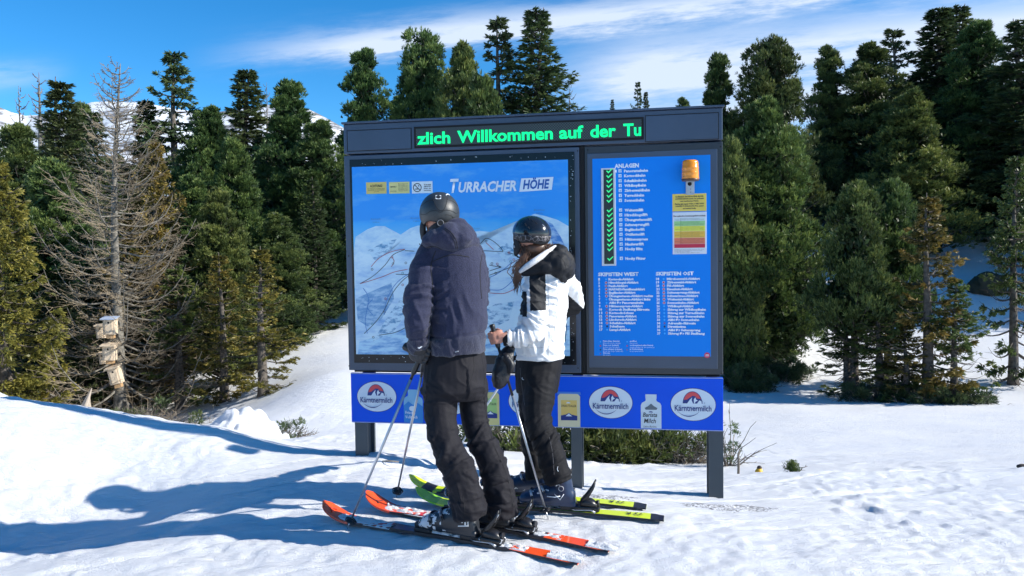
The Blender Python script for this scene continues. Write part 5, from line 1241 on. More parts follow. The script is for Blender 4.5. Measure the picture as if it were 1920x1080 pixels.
def ski_snow(e, spans, L_, seed, hmax=.02):
    """clumps of snow lying on the ski"""
    for x0, x1, hw, th in spans:
        nx_, ny_ = max(6, int((x1-x0)/.008)), 12; X_, Y_ = np.meshgrid(np.linspace(x0, x1, nx_), np.linspace(-1, 1, ny_), indexing='ij')
        x, y = X_.ravel(), Y_.ravel(); p = np.c_[x*45+seed, y*2.6, 0*x]
        h = (fbm(p, 3, seed)+.15)*hmax*1.0*(1-np.abs(y)**3); t = (x/L_)+.5; u = np.clip((t-.86)/.14, 0, None)
        z = th+.085*u**1.9+h-.006*(np.abs(y) > .92)
        f = (np.arange(nx_-1)[:, None]*ny_+np.arange(ny_-1)[None, :]).ravel()
        me = np_mesh('snow_crust', np.c_[x, y*hw, z], np.c_[f, f+ny_, f+ny_+1, f+1], True); link('snow_crust', me, snow, e, kind='stuff')
metal = mat('brushed_metal', (.45, .47, .50), .3, metal=.85); plastic = mat('binding_black', (.012, .012, .014), .35); glint_g = mat('helmet_glint_grey', (.28, .30, .33), .4); snowm = snow
def binding(e, xb, s=1.0, snowy=True, seed=1):
    """toe piece and heel piece; xb = boot middle along the ski"""
    z = .018
    tp = MB().box((xb+.185*s, 0, z+.012), (.11, .062, .024), None, .006).box((xb+.215*s, 0, z+.036), (.050, .055, .030), None, .008)
    for k in (-1, 1): tp.tube([(xb+.205*s, k*.022, z+.030), (xb+.170*s, k*.040, z+.036), (xb+.150*s, k*.034, z+.036)], [.009, .008, .006], 8)
    tp.build('toe_piece', plastic, e)
    MB().box((xb, 0, z+.005), (.30*s, .05, .012), None, .003).build('binding_plate', plastic, e)
    hp = MB().box((xb-.215*s, 0, z+.016), (.125, .060, .030), None, .008)
    hp.loft([((xb-.165*s, 0, z+.045), (0, .030, 0), (0, 0, .022)), ((xb-.195*s, 0, z+.052), (0, .036, 0), (0, 0, .028)), ((xb-.235*s, 0, z+.046), (0, .034, 0), (0, 0, .024)), ((xb-.268*s, 0, z+.036), (0, .022, 0), (0, 0, .014))], 14)
    H = hp.build('heel_piece', plastic, e)
    MB().tube([(xb-.262*s, 0, z+.046), (xb-.280*s, 0, z+.046)], .017, 12).build('tension_dial', plastic, H)
    # the long curved heel lever with its two prongs
    lv = MB()
    for k in (-1, 1):
        lv.tube([(xb-.170*s, k*.020, z+.050), (xb-.205*s, k*.024, z+.085), (xb-.240*s, k*.022, z+.135), (xb-.258*s, k*.010, z+.178)], [.012, .013, .010, .004], 8, flat=((0, 1, 0), .55))
    lv.tube([(xb-.240*s, -.020, z+.128), (xb-.240*s, .020, z+.128)], .006, 6); lv.build('heel_lever', plastic, H)
    st = MB().tube([(xb-.225*s, -.012, z+.105), (xb-.248*s, -.008, z+.150)], .004, 6).tube([(xb-.225*s, .012, z+.105), (xb-.248*s, .008, z+.150)], .004, 6); st.build('lever_stripe', metal, H)
    br = MB()
    for k in (-1, 1): br.tube([(xb-.10*s, k*.030, z+.012), (xb-.14*s, k*.052, z+.016), (xb-.235*s, k*.056, z+.022), (xb-.262*s, k*.056, z+.010)], [.003, .003, .003, .007], 6)
    br.build('ski_brake', metal, e)
def boot(per, heel_mid, fwd, shaft_dx, mats, scale=1.0, tag_=None, yaw_out=1, snowy=.5, lean=.10):
    """ski boot; heel_mid = point on the ski under the boot middle"""
    f = Vector(fwd); up = Vector((0, 0, 1)); r = f.cross(up); o = Vector(heel_mid); s = scale
    Q = lambda x, y, z: o+(f*x+r*y+up*z)*s
    mb = MB(); fa, ua = r, up
    secs = [(.180, .006, .036, .026), (.172, .004, .050, .038), (.145, .002, .066, .047), (.10, .000, .084, .051), (.05, .000, .102, .050), (.0, .000, .125, .047), (-.06, .000, .130, .043), (-.105, .002, .105, .038), (-.125, .01, .075, .026)]
    mb.loft([(Q(x, 0, (z0+z1)/2), r*hw*s, up*(z1-z0)/2*s) for x, z0, z1, hw in secs], 20)
    mb.box(Q(.02, 0, .012), (.30*s, .066*s, .022*s), Matrix((f, r, up)).transposed())
    mb.tube([Q(-.068, 0, .06), Q(-.058, 0, .12), Q(-.060+lean*.45, 0, .20), Q(-.060+lean, 0, .28)], [.049*s, .051*s, .053*s, .056*s], 18)
    mb.tube([Q(-.060+lean*.35, 0, .150), Q(-.060+lean*.4, 0, .162)], [.057*s, .057*s], 18)
    me = remesh(mb, .0065, 3, 'shell')
    v = vget(me); fc = fget(me); lf = (fc-np.array(o)) @ np.array(f)/s; lz = (fc[:, 2]-o.z)/s
    nn = fbm(fc*38, 3, 7)+.25*fbm(fc*9, 2, 3)
    idx = np.zeros(len(fc)); idx[(nn > .62-snowy*.9*np.clip((lf-.0)/.15, 0, 1)-.12) & (lf > .0) & (lz < .17) & (lz > .012) & (snowy > 0)] = 1
    setfm(me, idx)
    B = empty('ski_boot', (0, 0, 0), None, None); B.parent = per; B.location = o-worldmat(per).translation
    for k in ('label', 'category'): 
        if k in B: del B[k]
    link('shell', me, [mats[0], snowm], B, True)
    R3 = Matrix((f, r, up)).transposed()
    mbs = MB().box(Q(.150, 0, -.004), (.075*s, .066*s, .018*s), R3, .004).box(Q(-.095, 0, -.004), (.095*s, .062*s, .018*s), R3, .004); mbs.build('sole', mats[1], B, True)
    # buckles across the instep and the cuff
    for x, z, w, a in ((.115, .076, .052, .5), (.055, .102, .053, .75), (-.010+lean*.35, .148, .053, 1.2), (-.010+lean*.6, .195, .055, 1.25)):
        mk = MB(); side = -yaw_out
        n_ = 9; arc = []
        ce = Q(x-math.sin(a)*.055, 0, z-math.cos(a)*.055)
        for k in range(n_):
            an = -1.35+2.7*k/(n_-1); arc.append(ce+(f*math.sin(a)+up*math.cos(a))*math.cos(an)*(w+.006)*s*1.02+r*math.sin(an)*(w+.006)*s)
        mk.tube(arc, .0065*s, 6, flat=(f, .4)); st_ = mk.build('buckle_strap', mats[1], B, True)
        c = arc[1] if yaw_out > 0 else arc[-2]; c2 = arc[3] if yaw_out > 0 else arc[-4]
        MB().tube([c, (Vector(c)+Vector(c2))/2+r*side*.004, c2], .0070*s, 6).build('buckle_lever', mats[2], B, True)
    c = Q(-.055+.005, -.0, .150)+r*(-yaw_out)*.0; n_ = 20
    for k_ in (-1, 1):
        ring = [Q(-.056, 0, .105)+r*k_*(.0525*s)+(f*math.cos(a)+up*math.sin(a))*.013*s for a in np.linspace(0, 2*pi, n_)]
        MB().tube(ring, .0022*s, 5).build('pivot_ring', mats[3], B, True)
    return Q
def pole(top, tip, label, shaft_m, grip_len=.13, basket=.055, taper_m=None, black_to=0.0):
    top, tip = Vector(top), Vector(tip); ax = (tip-top); L_ = ax.length; ax.normalize()
    e = empty('ski_pole', tuple(tip), label, 'ski pole', 'ski poles held by the two skiers')
    q = lambda t: top+ax*t
    if black_to: MB().tube([q(grip_len*.8), q(black_to)], [.0082, .0078], 12).build('upper_shaft', plastic, e, True)
    MB().tube([q(max(grip_len*.8, black_to)), q(L_*.6), q(L_-.045)], [.0080, .0068, .0050], 12).build('shaft', shaft_m, e, True)
    MB().tube([q(0), q(.008), q(.02), q(.05), q(.09), q(grip_len-.015), q(grip_len)], [.013, .0175, .0145, .0150, .0135, .0155, .011], 14).build('grip', plastic, e, True)
    MB().tube([q(L_-.05), q(L_-.022), q(L_+.004)], [.0052, .0045, .0018], 8).build('pole_tip', metal, e, True)
    a = ax.orthogonal().normalized(); b = ax.cross(a); c = q(L_-basket); mb = MB(); R0 = .030
    v = []
    for k in range(20):
        an = 2*pi*k/20; rr = R0*(1+.08*math.cos(an*5)); v.append(c+(a*math.cos(an)+b*math.sin(an))*rr)
    mb.tube(v+[v[0]], .0035, 6)
    for k in range(5):
        an = 2*pi*k/5; mb.tube([c-ax*.010, c+(a*math.cos(an)+b*math.sin(an))*R0], [.006, .003], 5)
    mb.tube([c-ax*.016, c+ax*.014], [.009, .007], 10); mb.loft([(c+ax*.002, a*R0*.8, b*R0*.8), (c-ax*.002, a*R0*.8, b*R0*.8), (c-ax*.008, a*.012, b*.012)], 16)
    mb.build('basket', plastic, e, True)
    return e, q

# =================================================== man
MAN = empty('person', tuple(gpt(880, 1000)), 'taller skier in dark navy jacket, black trousers and matte helmet, seen from behind', 'person')
navy = mat('jacket_navy', (.022, .025, .056), .8, spec=.25, var=.22, vscale=160, bump=.5, bscale=240, sheen=.12, var_detail=2)
navy_d = mat('jacket_rib', (.020, .023, .050), .8, spec=.25, var=.2, vscale=200, bump=.7, bscale=300, sheen=.3, stretch=(1, 1, .15))
trou = mat('trousers_black', (.0085, .0078, .0115), .7, spec=.22, var=.15, vscale=60, bump=.3, bscale=300, sheen=.03)
gl = mat('glove_leather', (.012, .012, .015), .45, var=.3, vscale=40, bump=.4, bscale=90)
LL = [(826, 710, 3.97, 32), (826, 755, 3.95, 32), (828, 795, 3.91, 30), (835, 830, 3.88, 30), (853, 868, 3.85, 31), (866, 900, 3.84, 30), (877, 935, 3.83, 30), (883, 970, 3.82, 31)]
RL = [(886, 710, 4.05, 27), (887, 755, 4.04, 27), (891, 795, 4.02, 26), (905, 830, 4.0, 26), (921, 865, 3.99, 27), (932, 905, 3.98, 28), (939, 938, 3.96, 29), (942, 966, 3.96, 29)]
# body under the clothes
hd_f = Vector((-.30, .95, 0)); hc = P(822, 408, 4.00)
mb = MB(); L_, R_ = head(mb, hc, hd_f, 1.0)
limb(mb, [(826, 425, 4.0, 20), (832, 452, 4.0, 20), (838, 470, 4.0, 24)])
torso(mb, [(845, 470, 4.0, 40, .09), (850, 500, 4.0, 48, .10), (855, 600, 4.0, 42, .10), (853, 650, 4.0, 40, .09), (852, 720, 4.0, 44, .09)], .15)
limb(mb, [(806, 486, 3.96, 19), (788, 560, 3.90, 16), (783, 605, 3.88, 14), (787, 650, 3.92, 10)])
limb(mb, [(888, 482, 4.08, 18), (895, 570, 4.2, 15), (868, 615, 4.32, 13), (845, 632, 4.36, 10)])
limb(mb, [(a, b_, c, r*.55) for a, b_, c, r in LL[:-1]]); limb(mb, [(a, b_, c, r*.55) for a, b_, c, r in RL[:-1]])
wr = fist(mb, P(858, 622, 4.38), (0, 0, 1), (1, .2, 0), 1, .95)
me = remesh(mb, .006, 2); link('body', me, skin, MAN, True)
for k in (-1, 1): MB().ell(L_(k*.033, .080, -.012+.008), (.011, .008, .008)).build('eye', eye_m, MAN, True)
# trousers
mb = MB(); torso(mb, [(853, 640, 4.02, 48, .120), (853, 655, 4.02, 54, .135), (853, 680, 4.02, 59, .150), (852, 705, 4.01, 60, .160), (851, 730, 4.0, 60, .155), (850, 748, 4.0, 57, .12)], .18)
limb(mb, LL, False); limb(mb, RL, False)
me = remesh(mb, .0065, 3)
ch = [np.array([P(*q[:3]) for q in LL]), np.array([P(*q[:3]) for q in RL])]
def pr(t, c, v):
    z = v[:, 2]; return .35+.9*np.exp(-((z-.50)/.10)**2)+.75*np.exp(-((z-.18)/.12)**2)+.55*np.exp(-((z-.80)/.07)**2)
folds(me, ch, .016, 9, 4.0, 5, pr, 1.4); folds(me, ch, .005, 24, 7, 15, pr, 1.3)
v = vget(me); nn_ = nget(me)
TRM = link('trousers', me, trou, MAN, False)
bt = bvh_of(me); me.transform(worldmat(MAN).inverted())
thread = mat('seam_dark', (.006, .006, .008), .8)
for pts in ([(887, 662), (889, 690), (882, 715), (870, 735)], [(807, 668), (800, 720), (801, 780), (810, 830), (832, 880), (850, 940)], [(901, 660), (908, 700), (909, 760), (925, 830), (950, 890), (962, 950)], [(868, 930), (872, 962)], [(903, 915), (920, 895), (940, 893), (955, 905)]):
    drape(bt, pts, .0016, thread, 'seam', TRM)
decal(bt, [(791, 745), (793, 744), (794, 749), (792, 750)], .002, W_, 'logo_print', TRM)
# jacket
mb = MB()
torso(mb, [(846, 444, 3.98, 30, .10), (846, 458, 3.98, 46, .125), (848, 470, 4.0, 56, .140), (852, 500, 4.0, 60, .150), (856, 540, 4.0, 59, .160), (858, 580, 4.0, 56, .160), (857, 610, 4.0, 54, .158), (856, 636, 4.0, 53, .160), (855, 660, 4.01, 54, .155)], .15)
AL = [(806, 474, 3.97, 24), (796, 505, 3.93, 27), (790, 540, 3.90, 27), (784, 575, 3.88, 26.5), (782, 605, 3.87, 24), (783, 630, 3.89, 21), (786, 650, 3.92, 17)]
AR = [(886, 474, 4.08, 22), (892, 510, 4.12, 24), (893, 545, 4.18, 24), (890, 580, 4.22, 23), (875, 612, 4.30, 20), (862, 620, 4.36, 16)]
limb(mb, AL); limb(mb, AR)
me = remesh(mb, .0065, 3)
ch = [np.array([P(*q[:3]) for q in AL]), np.array([P(*q[:3]) for q in AR]), np.array([P(850, 460, 4.0), P(856, 560, 4.0), P(855, 660, 4.0)])]
folds(me, ch, .014, 15, 2.6, 25, lambda t, c, v: np.where(c < 2, np.clip(.3+t*3.2, 0, 1), .16), 1.3)
v = vget(me); n_ = nget(me)           # drag folds fanning out over the back
q_ = np.c_[v[:, 0]*9+v[:, 2]*2.5, v[:, 1]*2, v[:, 2]*2.0-v[:, 0]*1.5]; w1 = fbm(q_, 3, 71); wt = np.clip((1.42-v[:, 2])/.25, 0, 1)
v += n_*(((np.clip(1-np.abs(w1)*3.2, 0, 1)**1.6)-.3)*.013*wt)[:, None]
hem = np.exp(-((v[:, 2]-1.075-.07*(v[:, 0]+.28))/.010)**2); v -= n_*(hem*.008)[:, None]
vset(me, v)
fc = fget(me); setfm(me, (fc[:, 2] < 1.072+.07*(fc[:, 0]+.28)).astype(int))
JK = link('jacket', me, [navy, navy_d], MAN, False); bj = bvh_of(me); me.transform(worldmat(MAN).inverted())
for pts in ([(817, 470), (808, 500), (812, 550), (806, 600), (800, 640)], [(905, 470), (900, 510), (903, 560)], [(812, 490), (845, 478), (880, 482)]):
    drape(bj, pts, .0024, thread, 'seam', JK)
# hood lying on the shoulders
mb = MB()
for a in [(806, 452, 3.93, 13), (822, 446, 3.90, 20), (842, 444, 3.88, 26), (860, 446, 3.90, 25), (874, 451, 3.96, 18)]: mb.ell(P(*a[:3]), (a[3]*3.95/FPX*1.1, .085, a[3]*3.95/FPX), n=20, k=14)
limb(mb, [(800, 462, 4.02, 13), (812, 452, 3.93, 18), (842, 450, 3.87, 22), (872, 452, 3.92, 19), (888, 455, 4.02, 12)])
limb(mb, [(806, 440, 4.06, 9), (830, 428, 3.92, 10), (858, 420, 3.92, 11), (876, 432, 3.98, 12), (884, 448, 4.05, 10)])
me = remesh(mb, .006, 5); v = vget(me); n_ = nget(me); w1 = fbm(v*np.array([8, 8, 11.]), 3, 91); v += n_*((np.clip(1-np.abs(w1)*3, 0, 1)-.4)*.009)[:, None]; vset(me, v)
HD = link('hood', me, navy, JK, False); bh = bvh_of(me); me.transform(worldmat(JK).inverted())
drape(bh, [(834, 427), (846, 436), (855, 450), (858, 466)], .0022, thread, 'seam', HD, .0)
drape(bh, [(831, 429), (843, 438), (852, 452), (855, 467)], .0018, thread, 'seam', HD, .0)
drape(bh, [(800, 464), (815, 462), (835, 470), (860, 472), (882, 464)], .003, thread, 'hood_edge', HD, .0)
# small white tag and zip at the hem
drape(bj, [(853, 660), (860, 658.5)], .0035, metal, 'zip_puller', JK, .002)
# helmet
hm = mat('helmet_matte', (.030, .034, .037), .42, var=.15, vscale=200, bump=.12, bscale=400); hmd = mat('helmet_lines', (.004, .004, .005), .6); pad = mat('helmet_pad', (.012, .012, .014), .75, bump=.3, bscale=200)
def lowm(az):
    c = math.cos(az); return 1.62+.30*(1-abs(c))**1.0*0+.50*math.exp(-((abs(az-pi)-1.45)/.45)**2)+.38*max(0, -c)**1.5-.06*max(0, c)
hcen = Vector(P(824, 400, 3.99)); mbh, hf, hu, hr = helmet_shell(hcen, hd_f, .106, .128, .114, .10, lowm)
me = mbh.mesh('helmet'); bvh = bvh_of(me); HL = link('helmet', me, hm, MAN, True)
for pts in ([(811, 373), (818, 387), (824, 394), (831, 394), (836, 385), (839, 370)], [(789, 387), (800, 378), (812, 375)], [(838, 374), (850, 378), (858, 386)], [(789, 402), (797, 402), (808, 396), (818, 395), (826, 398), (836, 394), (848, 396), (855, 400), (860, 397)], [(834, 403), (842, 403), (848, 406), (851, 413)]):
    drape(bvh, pts, .0017, hmd, 'shell_groove', HL)
decal(bvh, [(817, 366), (827, 366), (827, 373), (817, 373)], .002, W_, 'badge', HL)
decal(bvh, [(819, 368), (821.5, 368), (821.5, 371), (819, 371)], .003, ink, 'badge_mark', HL); decal(bvh, [(822.5, 368), (825, 368), (825, 371), (822.5, 371)], .003, ink, 'badge_mark', HL)
drape(bvh, [(836, 366), (839, 364), (843, 366)], .003, W_, 'vent_rim', HL, sub=4)
Lh = lambda x, y, z: hcen+hr*x+hf*y+hu*z
MB().loft([(Lh(-.070, -.060, -.078), hu*.006, hf*.008), (Lh(-.045, -.098, -.072), hu*.026, hf*.018), (Lh(0, -.112, -.068), hu*.032, hf*.018), (Lh(.045, -.098, -.072), hu*.026, hf*.018), (Lh(.070, -.060, -.078), hu*.006, hf*.008)], 12).build('neck_pad', pad, HL, True)
ringc = Vector(P(826, 418, 3.855)); MB().tube([ringc+Vector((math.cos(a)*.0155, -.002, math.sin(a)*.0155)) for a in np.linspace(0, 2*pi, 22)], .0020, 6).build('fit_dial_ring', mat('dial_grey', (.16, .165, .18), .5), HL, True)
MB().tube([ringc+Vector((0, .004, 0)), ringc+Vector((0, .016, 0))], .018, 18).build('fit_dial', pad, HL, True)
for k in (-1, 1):
    mb = MB().ell(Lh(k*.088, .010, -.088), (.016, .036, .052), Matrix((hr, hf, hu)).transposed()); mb.ell(Lh(k*.084, .030, -.120), (.013, .022, .030), Matrix((hr, hf, hu)).transposed())
    mb.build('ear_pad', pad, HL, True); MB().tube([Lh(k*.080, .035, -.135), Lh(k*.055, .060, -.160), Lh(k*.01, .075, -.168)], .004, 6, flat=(hf, 2.0)).build('chin_strap', pad, HL, True)
# gloves
tipA = gpt(651, 992); tipB = gpt(743, 932); gA = P(797, 648, 3.94); gB = P(801, 652, 4.02)
mb = MB(); fist(mb, P(792, 662, 3.95), Vector(gA)-Vector(tipA), (-.45, -.9, 0), 1, 1.25)
me = remesh(mb, .0035, 3); GL = link('glove', me, gl, MAN, True)
mb = MB(); limb(mb, [(786, 640, 3.91, 16), (787, 650, 3.92, 17.5), (789, 660, 3.93, 17)], False); me = remesh(mb, .005, 3); link('gauntlet', me, gl, GL, True)
c_ = P(788, 652, 3.86); MB().tube([P(777, 648, 3.855), P(786, 653, 3.845), P(797, 645, 3.865)], .0030, 6, flat=((0, 1, 0), .5)).build('cuff_piping', W_, GL, True)
mb = MB(); fist(mb, P(858, 622, 4.38), (0, 0, 1), (1, .2, 0), 1, 1.15); me = remesh(mb, .0045, 3); link('glove', me, gl, MAN, True)
# zip cords at the chin
MB().tube([P(797, 458, 3.93), P(790, 461, 3.92), P(786, 457, 3.92)], .0025, 6).build('drawcord', thread, JK, True)

# skis and boots of the man
org = mat('ski_orange', (.85, .085, .012), .35, coat=.3); redm = mat('ski_red', (.70, .03, .02), .35, coat=.3); nav = mat('ski_navy', (.008, .011, .028), .35, coat=.3); edge = mat('ski_edge', (.012, .013, .018), .4)
zm = [(0, .008, 2), (.008, .22, 0), (.22, .70, 2), (.70, .75, 1), (.75, 1.01, 0)]
eA, fA, LgA = ski((607, 968), (1088, 1054), 'nearest ski of the man, orange red ends, tip furthest left', [org, redm, nav, edge], zm, 1.66)
eB, fB, LgB = ski((688, 948), (1145, 1031), 'second ski of the man, red tip under the pole, behind his nearest ski', [org, redm, nav, edge], zm, 1.66)
def ski_local(e, pt): return (worldmat(e).inverted() @ Vector(pt))
def ski_world(e, x, z=.03): return worldmat(e) @ Vector((x, 0, z))
def boot_x(e, px, py):
    return ski_local(e, gpt(px, py)).x
xa = boot_x(eA, 858, 1013); xb_ = boot_x(eB, 922, 991)
for e, x in ((eA, xa), (eB, xb_)): binding(e, x+.01, 1.0)
ski_snow(eA, [(-.80, -.62, .040, .018), (-.10+xa, .17+xa, .026, .032), (-.50, -.30, .034, .016), (.30, .66, .046, .016), (xa-.27, xa-.14, .030, .040)], 1.66, 3, .022)
ski_snow(eB, [(-.80, -.64, .040, .018), (-.50, -.34, .034, .016), (.25, .62, .046, .016), (xb_-.27, xb_-.14, .030, .040)], 1.66, 8, .018)
MB().tube([(.70, -.020, .048), (.735, .0, .058), (.70, .022, .048)], .004, 6).tube([(.66, -.02, .036), (.69, .0, .043), (.66, .022, .036)], .004, 6).build('tip_print', nav, eB)
MB().tube([(.70, -.020, .048), (.735, .0, .058), (.70, .022, .048)], .004, 6).build('tip_print', redm, eA)
bm_ = mat('boot_charcoal', (.020, .023, .029), .4, var=.2, vscale=12); bs_ = mat('boot_sole', (.010, .010, .012), .5); bk_ = mat('buckle_grey', (.22, .22, .24), .35, metal=.6); rg_ = mat('ring_grey', (.40, .41, .43), .5)
Qa = boot(MAN, ski_world(eA, xa+.02, .040), fA, 0, (bm_, bs_, bk_, rg_), 1.12, yaw_out=1, snowy=.75, lean=.06)
Qb = boot(MAN, ski_world(eB, xb_+.02, .040), fB, 0, (bm_, bs_, bk_, rg_), 1.12, yaw_out=1, snowy=.5, lean=.05)
white_g = mat('boot_print', (.62, .64, .66), .5)
MB().box(Qa(-.090, -.052, .085), (.009, .004, .050)).box(Qa(-.075, -.054, .090), (.007, .004, .040)).box(Qa(-.102, -.048, .080), (.006, .004, .034)).box(Qa(-.09, -.053, .085), (.040, .004, .004)).box(Qa(-.09, -.053, .100), (.030, .004, .004)).box(Qa(-.08, -.052, .058), (.055, .004, .005)).build('boot_lettering', white_g, [c for c in MAN.children if c.name.startswith('ski_boot')][0], True)
silver = mat('pole_silver', (.50, .52, .56), .28, metal=.75)
pole(gA, tipA, 'silver ski pole of the man planted beside the nearest ski tip', silver, .17, black_to=.20)
pole(gB, tipB, 'silver ski pole of the man standing behind his skis, more upright', silver, .17, black_to=.20)

# =================================================== woman
WOM = empty('person', tuple(gpt(1030, 955)), 'shorter skier in white jacket with black hood and glossy black helmet', 'person')
wj = mat('jacket_white', (.72, .72, .72), .6, var=.03, vscale=30, bump=.35, bscale=60, sheen=.1); wb = mat('jacket_black', (.012, .013, .016), .65, spec=.25, bump=.3, bscale=120, var=.15, vscale=40)
hair = mat('hair_brown', (.045, .020, .011), .45, col2=(.12, .055, .028), vscale=30)
LN = [(1014, 705, 4.40, 30), (1010, 745, 4.35, 31), (1008, 785, 4.30, 27), (1018, 815, 4.27, 26), (1031, 845, 4.25, 26), (1038, 870, 4.24, 27), (1047, 903, 4.23, 27)]
LF = [(1000, 705, 4.52, 28), (996, 760, 4.50, 24), (995, 800, 4.50, 20), (1000, 850, 4.47, 19), (1007, 896, 4.45, 21)]
hf_w = Vector((-.55, .83, 0)); hcw = P(990, 448, 4.42)
mb = MB(); L2, _ = head(mb, hcw, hf_w, .96)
limb(mb, [(996, 465, 4.43, 17), (1008, 488, 4.44, 17), (1014, 500, 4.45, 20)])
torso(mb, [(1020, 500, 4.45, 32, .09), (1022, 540, 4.45, 38, .10), (1014, 600, 4.45, 34, .10), (1011, 660, 4.45, 40, .11), (1010, 715, 4.45, 38, .10)], -.15)
limb(mb, [(1000, 515, 4.36, 14), (1003, 575, 4.31, 13), (1001, 620, 4.28, 11), (965, 634, 4.25, 9), (945, 634, 4.25, 8)])
limb(mb, [(1058, 516, 4.48, 10), (1070, 535, 4.50, 10), (1080, 556, 4.54, 9), (1080, 570, 4.58, 8.5), (1062, 580, 4.64, 8), (1035, 605, 4.72, 8), (1014, 630, 4.78, 7)])
limb(mb, [(a, b_, c, r*.55) for a, b_, c, r in LN[:-1]]); limb(mb, [(a, b_, c, r*.55) for a, b_, c, r in LF[:-1]])
tA = gpt(1028, 974); gW = P(922, 608, 4.24); axw = Vector(gW)-Vector(tA)
gc = P(930, 633, 4.245); fist(mb, gc, axw, (.1, -1, 0), -1, .93)
me = remesh(mb, .0045, 2); link('body', me, skin, WOM, True)
for k in (-1, 1): MB().ell(L2(k*.033, .078, -.004), (.011, .008, .008)).build('eye', eye_m, WOM, True)
# trousers
mb = MB(); torso(mb, [(1011, 660, 4.45, 44, .12), (1010, 690, 4.45, 43, .135), (1008, 715, 4.45, 42, .14), (1007, 735, 4.45, 39, .12)], -.15)
limb(mb, LN, False); limb(mb, LF, False); me = remesh(mb, .0065, 3)
ch = [np.array([P(*q[:3]) for q in LN]), np.array([P(*q[:3]) for q in LF])]
def pw(t, c, v): z = v[:, 2]; return .35+.8*np.exp(-((z-.48)/.10)**2)+.55*np.exp(-((z-.24)/.10)**2)+.3*np.exp(-((z-.78)/.07)**2)
folds(me, ch, .013, 10, 4.0, 45, pw, 1.4); folds(me, ch, .005, 26, 7, 55, pw, 1.3)
TW = link('trousers', me, mat('trousers_jet', (.006, .006, .008), .7, spec=.22, bump=.3, bscale=300), WOM, False); btw = bvh_of(me); me.transform(worldmat(WOM).inverted())
for pts in ([(975, 690), (978, 720), (984, 760)], [(1030, 820), (1036, 850), (1039, 890)]): drape(btw, pts, .0014, mat('seam_grey', (.10, .10, .11), .7), 'seam', TW)
drape(btw, [(979, 708), (979.5, 711), (982, 712)], .0018, W_, 'logo_print', TW, .001, 4)
drape(btw, [(1046, 875), (1045, 880), (1047, 884)], .0016, W_, 'logo_print', TW, .001, 4)
# jacket
mb = MB(); torso(mb, [(1022, 482, 4.45, 24, .09), (1024, 500, 4.45, 35, .115), (1025, 525, 4.45, 42, .130), (1022, 560, 4.45, 43, .135), (1016, 600, 4.45, 44, .135), (1013, 635, 4.45, 45, .140), (1012, 655, 4.45, 45, .142), (1012, 671, 4.45, 45, .140)], -.15)
AL = [(1004, 510, 4.38, 20), (1001, 540, 4.34, 21), (1001, 570, 4.31, 22), (1003, 600, 4.29, 23), (997, 622, 4.275, 21), (975, 632, 4.26, 17), (953, 634, 4.25, 13.5)]
AR = [(1058, 516, 4.48, 17), (1070, 535, 4.50, 18), (1080, 556, 4.54, 16), (1080, 570, 4.58, 14.5), (1062, 580, 4.64, 14), (1035, 605, 4.72, 13), (1014, 630, 4.78, 11)]
limb(mb, AL); limb(mb, AR); me = remesh(mb, .006, 3)
ch = [np.array([P(*q[:3]) for q in AL]), np.array([P(*q[:3]) for q in AR]), np.array([P(1024, 490, 4.45), P(1018, 580, 4.45), P(1012, 670, 4.45)])]
folds(me, ch, .016, 17, 2.4, 65, lambda t, c, v: np.where(c < 2, 1.0, .45), 1.2)
v = vget(me); n_ = nget(me)      # quilting: soft horizontal baffles
qd = v[:, 2]*1.0; v += n_*(np.abs(np.sin((v[:, 2]+.012*fbm(v*9, 2, 4))*pi/.082))**.5*.007*np.clip((1.22-v[:, 2])/.1, 0, 1)-.003)[:, None]; vset(me, v)
fc = fget(me); d1, t1, _ = segdist(fc, ch[0]); d2, t2, _ = segdist(fc, ch[1]); d3, t3, _ = segdist(fc, ch[2])
armL = (d1 < d3*.75) | (d1 < .062); idx = np.zeros(len(fc))
pxs_ = ((fc-CAM) @ _R)/((fc-CAM) @ _F)*FPX+960
topz = P(1000, 512, 4.35)[2]; botz = P(1000, 581, 4.3)[2]; xl = P(993, 550, 4.3)[0]; xr = P(1024, 550, 4.3)[0]
idx[(fc[:, 2] < topz+.03) & (fc[:, 2] > botz) & (fc[:, 0] > xl) & (fc[:, 0] < xr) & (d1 < .085) & (fc[:, 1] < 4.40)] = 1      # shoulder and upper arm panel
xf0 = P(972, 560, 4.4)[0]; xf1 = P(983, 560, 4.4)[0]
idx[(fc[:, 0] > xf0) & (fc[:, 0] < xf1+.012) & (fc[:, 2] < P(975, 545, 4.4)[2]) & (fc[:, 2] > P(975, 590, 4.4)[2])] = 1          # front side stripe
tw = np.linalg.norm(ch[0][-1]-fc, axis=1); idx[(fc[:, 0] < P(951, 634, 4.25)[0]) & (tw < .10)] = 1                                 # cuff
lowr = (d2 < .075) & (d2 < d3) & (fc[:, 0] > P(1056, 560, 4.5)[0]) & (fc[:, 2] < P(1080, 568, 4.56)[2]-(fc[:, 0]-P(1080, 560, 4.56)[0])*.9+.005)
idx[lowr] = 1
tr_ = np.linalg.norm(ch[1][-1]-fc, axis=1); idx[tr_ < .07] = 1
setfm(me, idx); JW = link('jacket', me, [wj, wb], WOM, False); bjw = bvh_of(me); me.transform(worldmat(WOM).inverted())
grs = mat('seam_pale', (.42, .43, .45), .7)
for pts in ([(1027, 512), (1029, 560), (1030, 620), (1028, 668)], [(970, 648), (1000, 652), (1030, 650), (1057, 645)]): drape(bjw, pts, .0013, grs, 'seam', JW)
